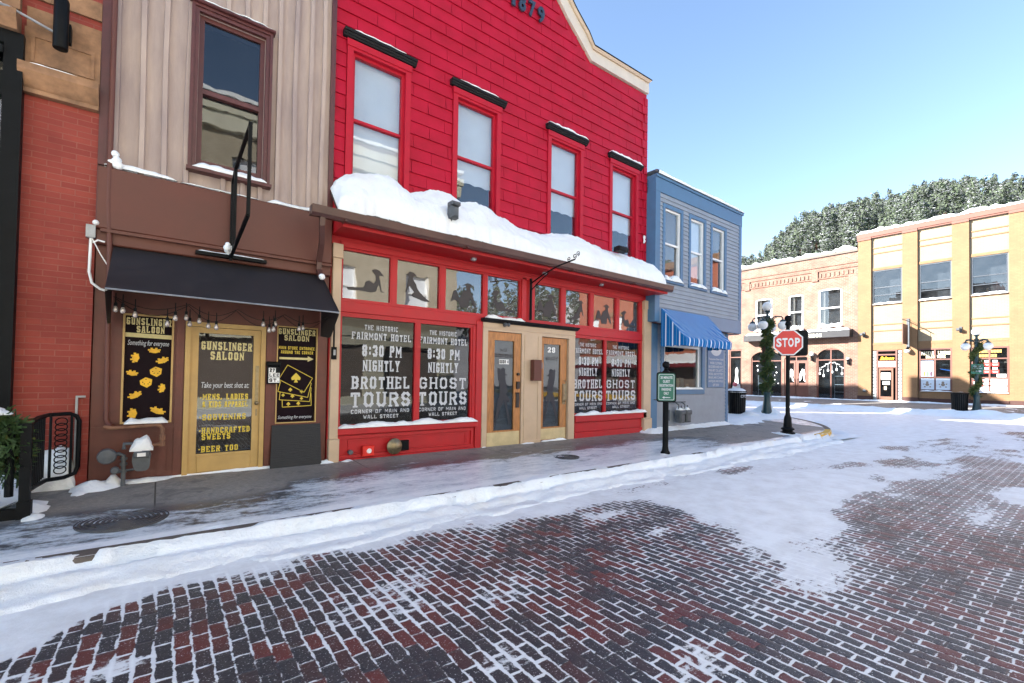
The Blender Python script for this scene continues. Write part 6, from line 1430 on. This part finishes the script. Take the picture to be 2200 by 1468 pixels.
mb = MB(); mb.ext(rrect(.150,.250,.035,0,cz), -.080, -.0755); t.part('sign_face', mb, GREEN, pf)
mb = MB(); O = rrect(.136,.235,.028,0,cz); I = rrect(.128,.227,.024,0,cz); n = len(O); mb.add([(p[0],-.0815,p[1]) for p in O]+[(p[0],-.0815,p[1]) for p in I], [(i, (i+1) % n, n+(i+1) % n, n+i) for i in range(n)])
for k, (s_, w_) in enumerate((('20 MINUTE',.105),('GUEST',.062),('REGISTRATION',.118),('PARKING',.082),('ONLY',.045))): z = cz+.150-k*.072; txt(mb, s_, -w_, w_, z, z+.05, -.0818, bold=.03)
mb.flat([(-.07,cz-.19),(-.035,cz-.165),(-.035,cz-.183),(.07,cz-.183),(.07,cz-.197),(-.035,cz-.197),(-.035,cz-.215)], -.0818); t.part('lettering', mb, VINYL, pf)
# far green sign on lamp 2
t = T('parking_sign', 'small green sign with a right arrow fixed to the far street lamp', 'sign', (28.9,3.60,2.2), off=(0,0,0), rot=R(-85))
mb = MB(); mb.ext(rrect(.20,.22,.03,-.02,.0), -.06, -.05); b_ = t.part('sign_face', mb, GREEN); mb = MB(); mb.flat([(.12,-.10),(.04,-.05),(.04,-.08),(-.15,-.08),(-.15,-.12),(.04,-.12),(.04,-.15)], -.062); txt(mb, 'GUEST', -.15, .10, .08, .15, -.062, bold=.03); txt(mb, 'PARKING', -.17, .13, .0, .055, -.062, bold=.03); t.part('lettering', mb, VINYL, b_)
# no entry sign at the right edge
t = T('no_entry_sign', 'round red no-entry sign with a white bar at the right edge', 'sign', (28.7,1.85,.2), off=(0,0,0), rot=R(-90))
mb = MB(); mb.lathe([(.03,0),(.03,2.3)], 0, 0, 8); t.part('post', mb, STEEL); mb = MB(); mb.ext(rrect(.22,.22,.02,0,2.02), -.04, -.032, 1); mb.ext([(.20*math.cos(a), 2.02+.20*math.sin(a)) for a in [i*math.pi/12 for i in range(24)]], -.045, -.041, 0); mb.box(-.15, .15, -.049, -.0455, 1.985, 2.055, 1); t.part('sign_face', mb, [STOPR, WHITE])

# ============================================================ wooded hill
def skyl(phi):   # tangent of the skyline of the tree tops
    return np.interp(phi, [-80,-60,-45,-30,-10,0,4.4,10,15.3,20.4,23.0,24.5,27,35,50], [.12,.20,.24,.27,.30,.315,.318,.334,.330,.318,.272,.245,.24,.23,.2])
RC = 165.
def hillz(phi, r): e = (skyl(phi)-.078)*RC; u = np.clip((r-50)/(RC-50), 0, 1.6); return e*np.where(u < 1, u*(1+.25*(1-u)), 1-(u-1)*.25)+1.5-.8*(u <= 0)
ph = np.radians(np.arange(-80, 50.1, 1.)); rr = np.arange(44, 240, 6.); PH, RR = np.meshgrid(ph, rr)
HZ = hillz(np.degrees(PH), RR)+(fbm(RR*np.cos(PH), RR*np.sin(PH), .05, 7)-.5)*4*np.clip((RR-50)/40, 0, 1)-.5
HZ = np.where(RR < 52, -.5, HZ)
grid_mesh('hillside', RR*np.cos(PH), RR*np.sin(PH), HZ, snowmat('hill_snow', (.62,.62,.64), .05))
def tree_proto(seed, NC=130):
    r = random.Random(seed); V = []; F = []; Mi = []
    def quad(c, ax, bx, mi):
        b = len(V); V.extend([c-ax-bx, c+ax-bx, c+ax+bx, c-ax+bx]); F.append((b,b+1,b+2,b+3)); Mi.append(mi)
    H = 9.; 
    for k in range(3): a = k*2.1; quad(Vector((0,0,2.2)), Vector((math.cos(a)*.16, math.sin(a)*.16, 0)), Vector((0,0,2.6)), 2)
    for i in range(NC):
        u = r.random()**.8; z = 1.6+u*(H-1.8); rad = (1-u**1.1)*2.2*(1 if u > .12 else .7)*(.75+.35*math.sin(z*2.2+seed))+.15; a = r.random()*6.28; q = rad*r.uniform(.45, 1)
        c = Vector((q*math.cos(a), q*math.sin(a), z)); s_ = r.uniform(.12, .26)*(1.15-.4*u)*(130/NC)**.4
        for k in range(4):
            n = Vector((r.gauss(0,1), r.gauss(0,1), r.gauss(0,.7))).normalized(); t1 = n.orthogonal().normalized(); t2 = n.cross(t1)
            quad(c+Vector((r.gauss(0,.15), r.gauss(0,.15), r.gauss(0,.10))), t1*s_*r.uniform(.5,1), t2*s_*r.uniform(.3,.7), 0 if r.random() < .7 else 3)
        if r.random() < .9:
            for k in range(3):
                a2 = r.random()*3.14; quad(c+Vector((r.gauss(0,.2), r.gauss(0,.2), s_*.55)), Vector((math.cos(a2), math.sin(a2), r.uniform(-.3,.3)))*s_*r.uniform(.4,.8), Vector((-math.sin(a2), math.cos(a2), r.uniform(-.4,.4)))*s_*r.uniform(.25,.5), 1)
    return np.array([tuple(v) for v in V]), np.array(F), np.array(Mi)
protos = [tree_proto(s_) for s_ in (1, 2, 3, 4)]; protos_low = [tree_proto(s_, 45) for s_ in (5, 6)]
rg = np.random.RandomState(4); PV = []; PF = []; PM = []; nb = 0
spots = [(rg.uniform(-4, 31), 92+rg.rand()**.75*88) for _ in range(1300)]+[(rg.uniform(-78, -4), rg.uniform(70, 175)) for _ in range(420)]
for ph_, r_ in spots:
    x, y = r_*math.cos(R(ph_)), r_*math.sin(R(ph_)); z = float(hillz(ph_, r_))-1.2; V, F_, Mi_ = protos[rg.randint(4)] if ph_ > -4 else protos_low[rg.randint(2)]
    s_ = rg.uniform(.65, 1.45); a = rg.uniform(0, 6.28); c, sn = math.cos(a), math.sin(a); wd = s_*rg.uniform(.65, 1.05)
    PV.append(np.stack([x+wd*(V[:,0]*c-V[:,1]*sn), y+wd*(V[:,0]*sn+V[:,1]*c), z+s_*V[:,2]], 1)); PF.append(F_+nb); PM.append(Mi_); nb += len(V)
PV = np.concatenate(PV); PF = np.concatenate(PF); PM = np.concatenate(PM)
me = bpy.data.meshes.new('pine_forest'); me.vertices.add(len(PV)); me.vertices.foreach_set('co', PV.ravel()); me.loops.add(len(PF)*4); me.loops.foreach_set('vertex_index', PF.ravel().astype(np.int32))
me.polygons.add(len(PF)); me.polygons.foreach_set('loop_start', np.arange(0, len(PF)*4, 4, dtype=np.int32)); me.polygons.foreach_set('loop_total', np.full(len(PF), 4, np.int32))
for m_ in (M('pine_needles', (.055,.075,.042), .8, .3, .1, 60, 0), M('snow_on_branches', (.74,.75,.77), .8, .05, 1, 60, 0), M('pine_bark', (.10,.06,.04), .9, .2), M('pine_needles_dark', (.022,.031,.022), .8, .3, .1, 60, 0)): me.materials.append(m_)
me.polygons.foreach_set('material_index', PM.astype(np.int32)); me.update(calc_edges=True); me.validate()
o = bpy.data.objects.new('pine_forest', me); COL.objects.link(o); props(o, 'snow-dusted pine forest covering the hill beyond the brick buildings', 'forest', kind='stuff')
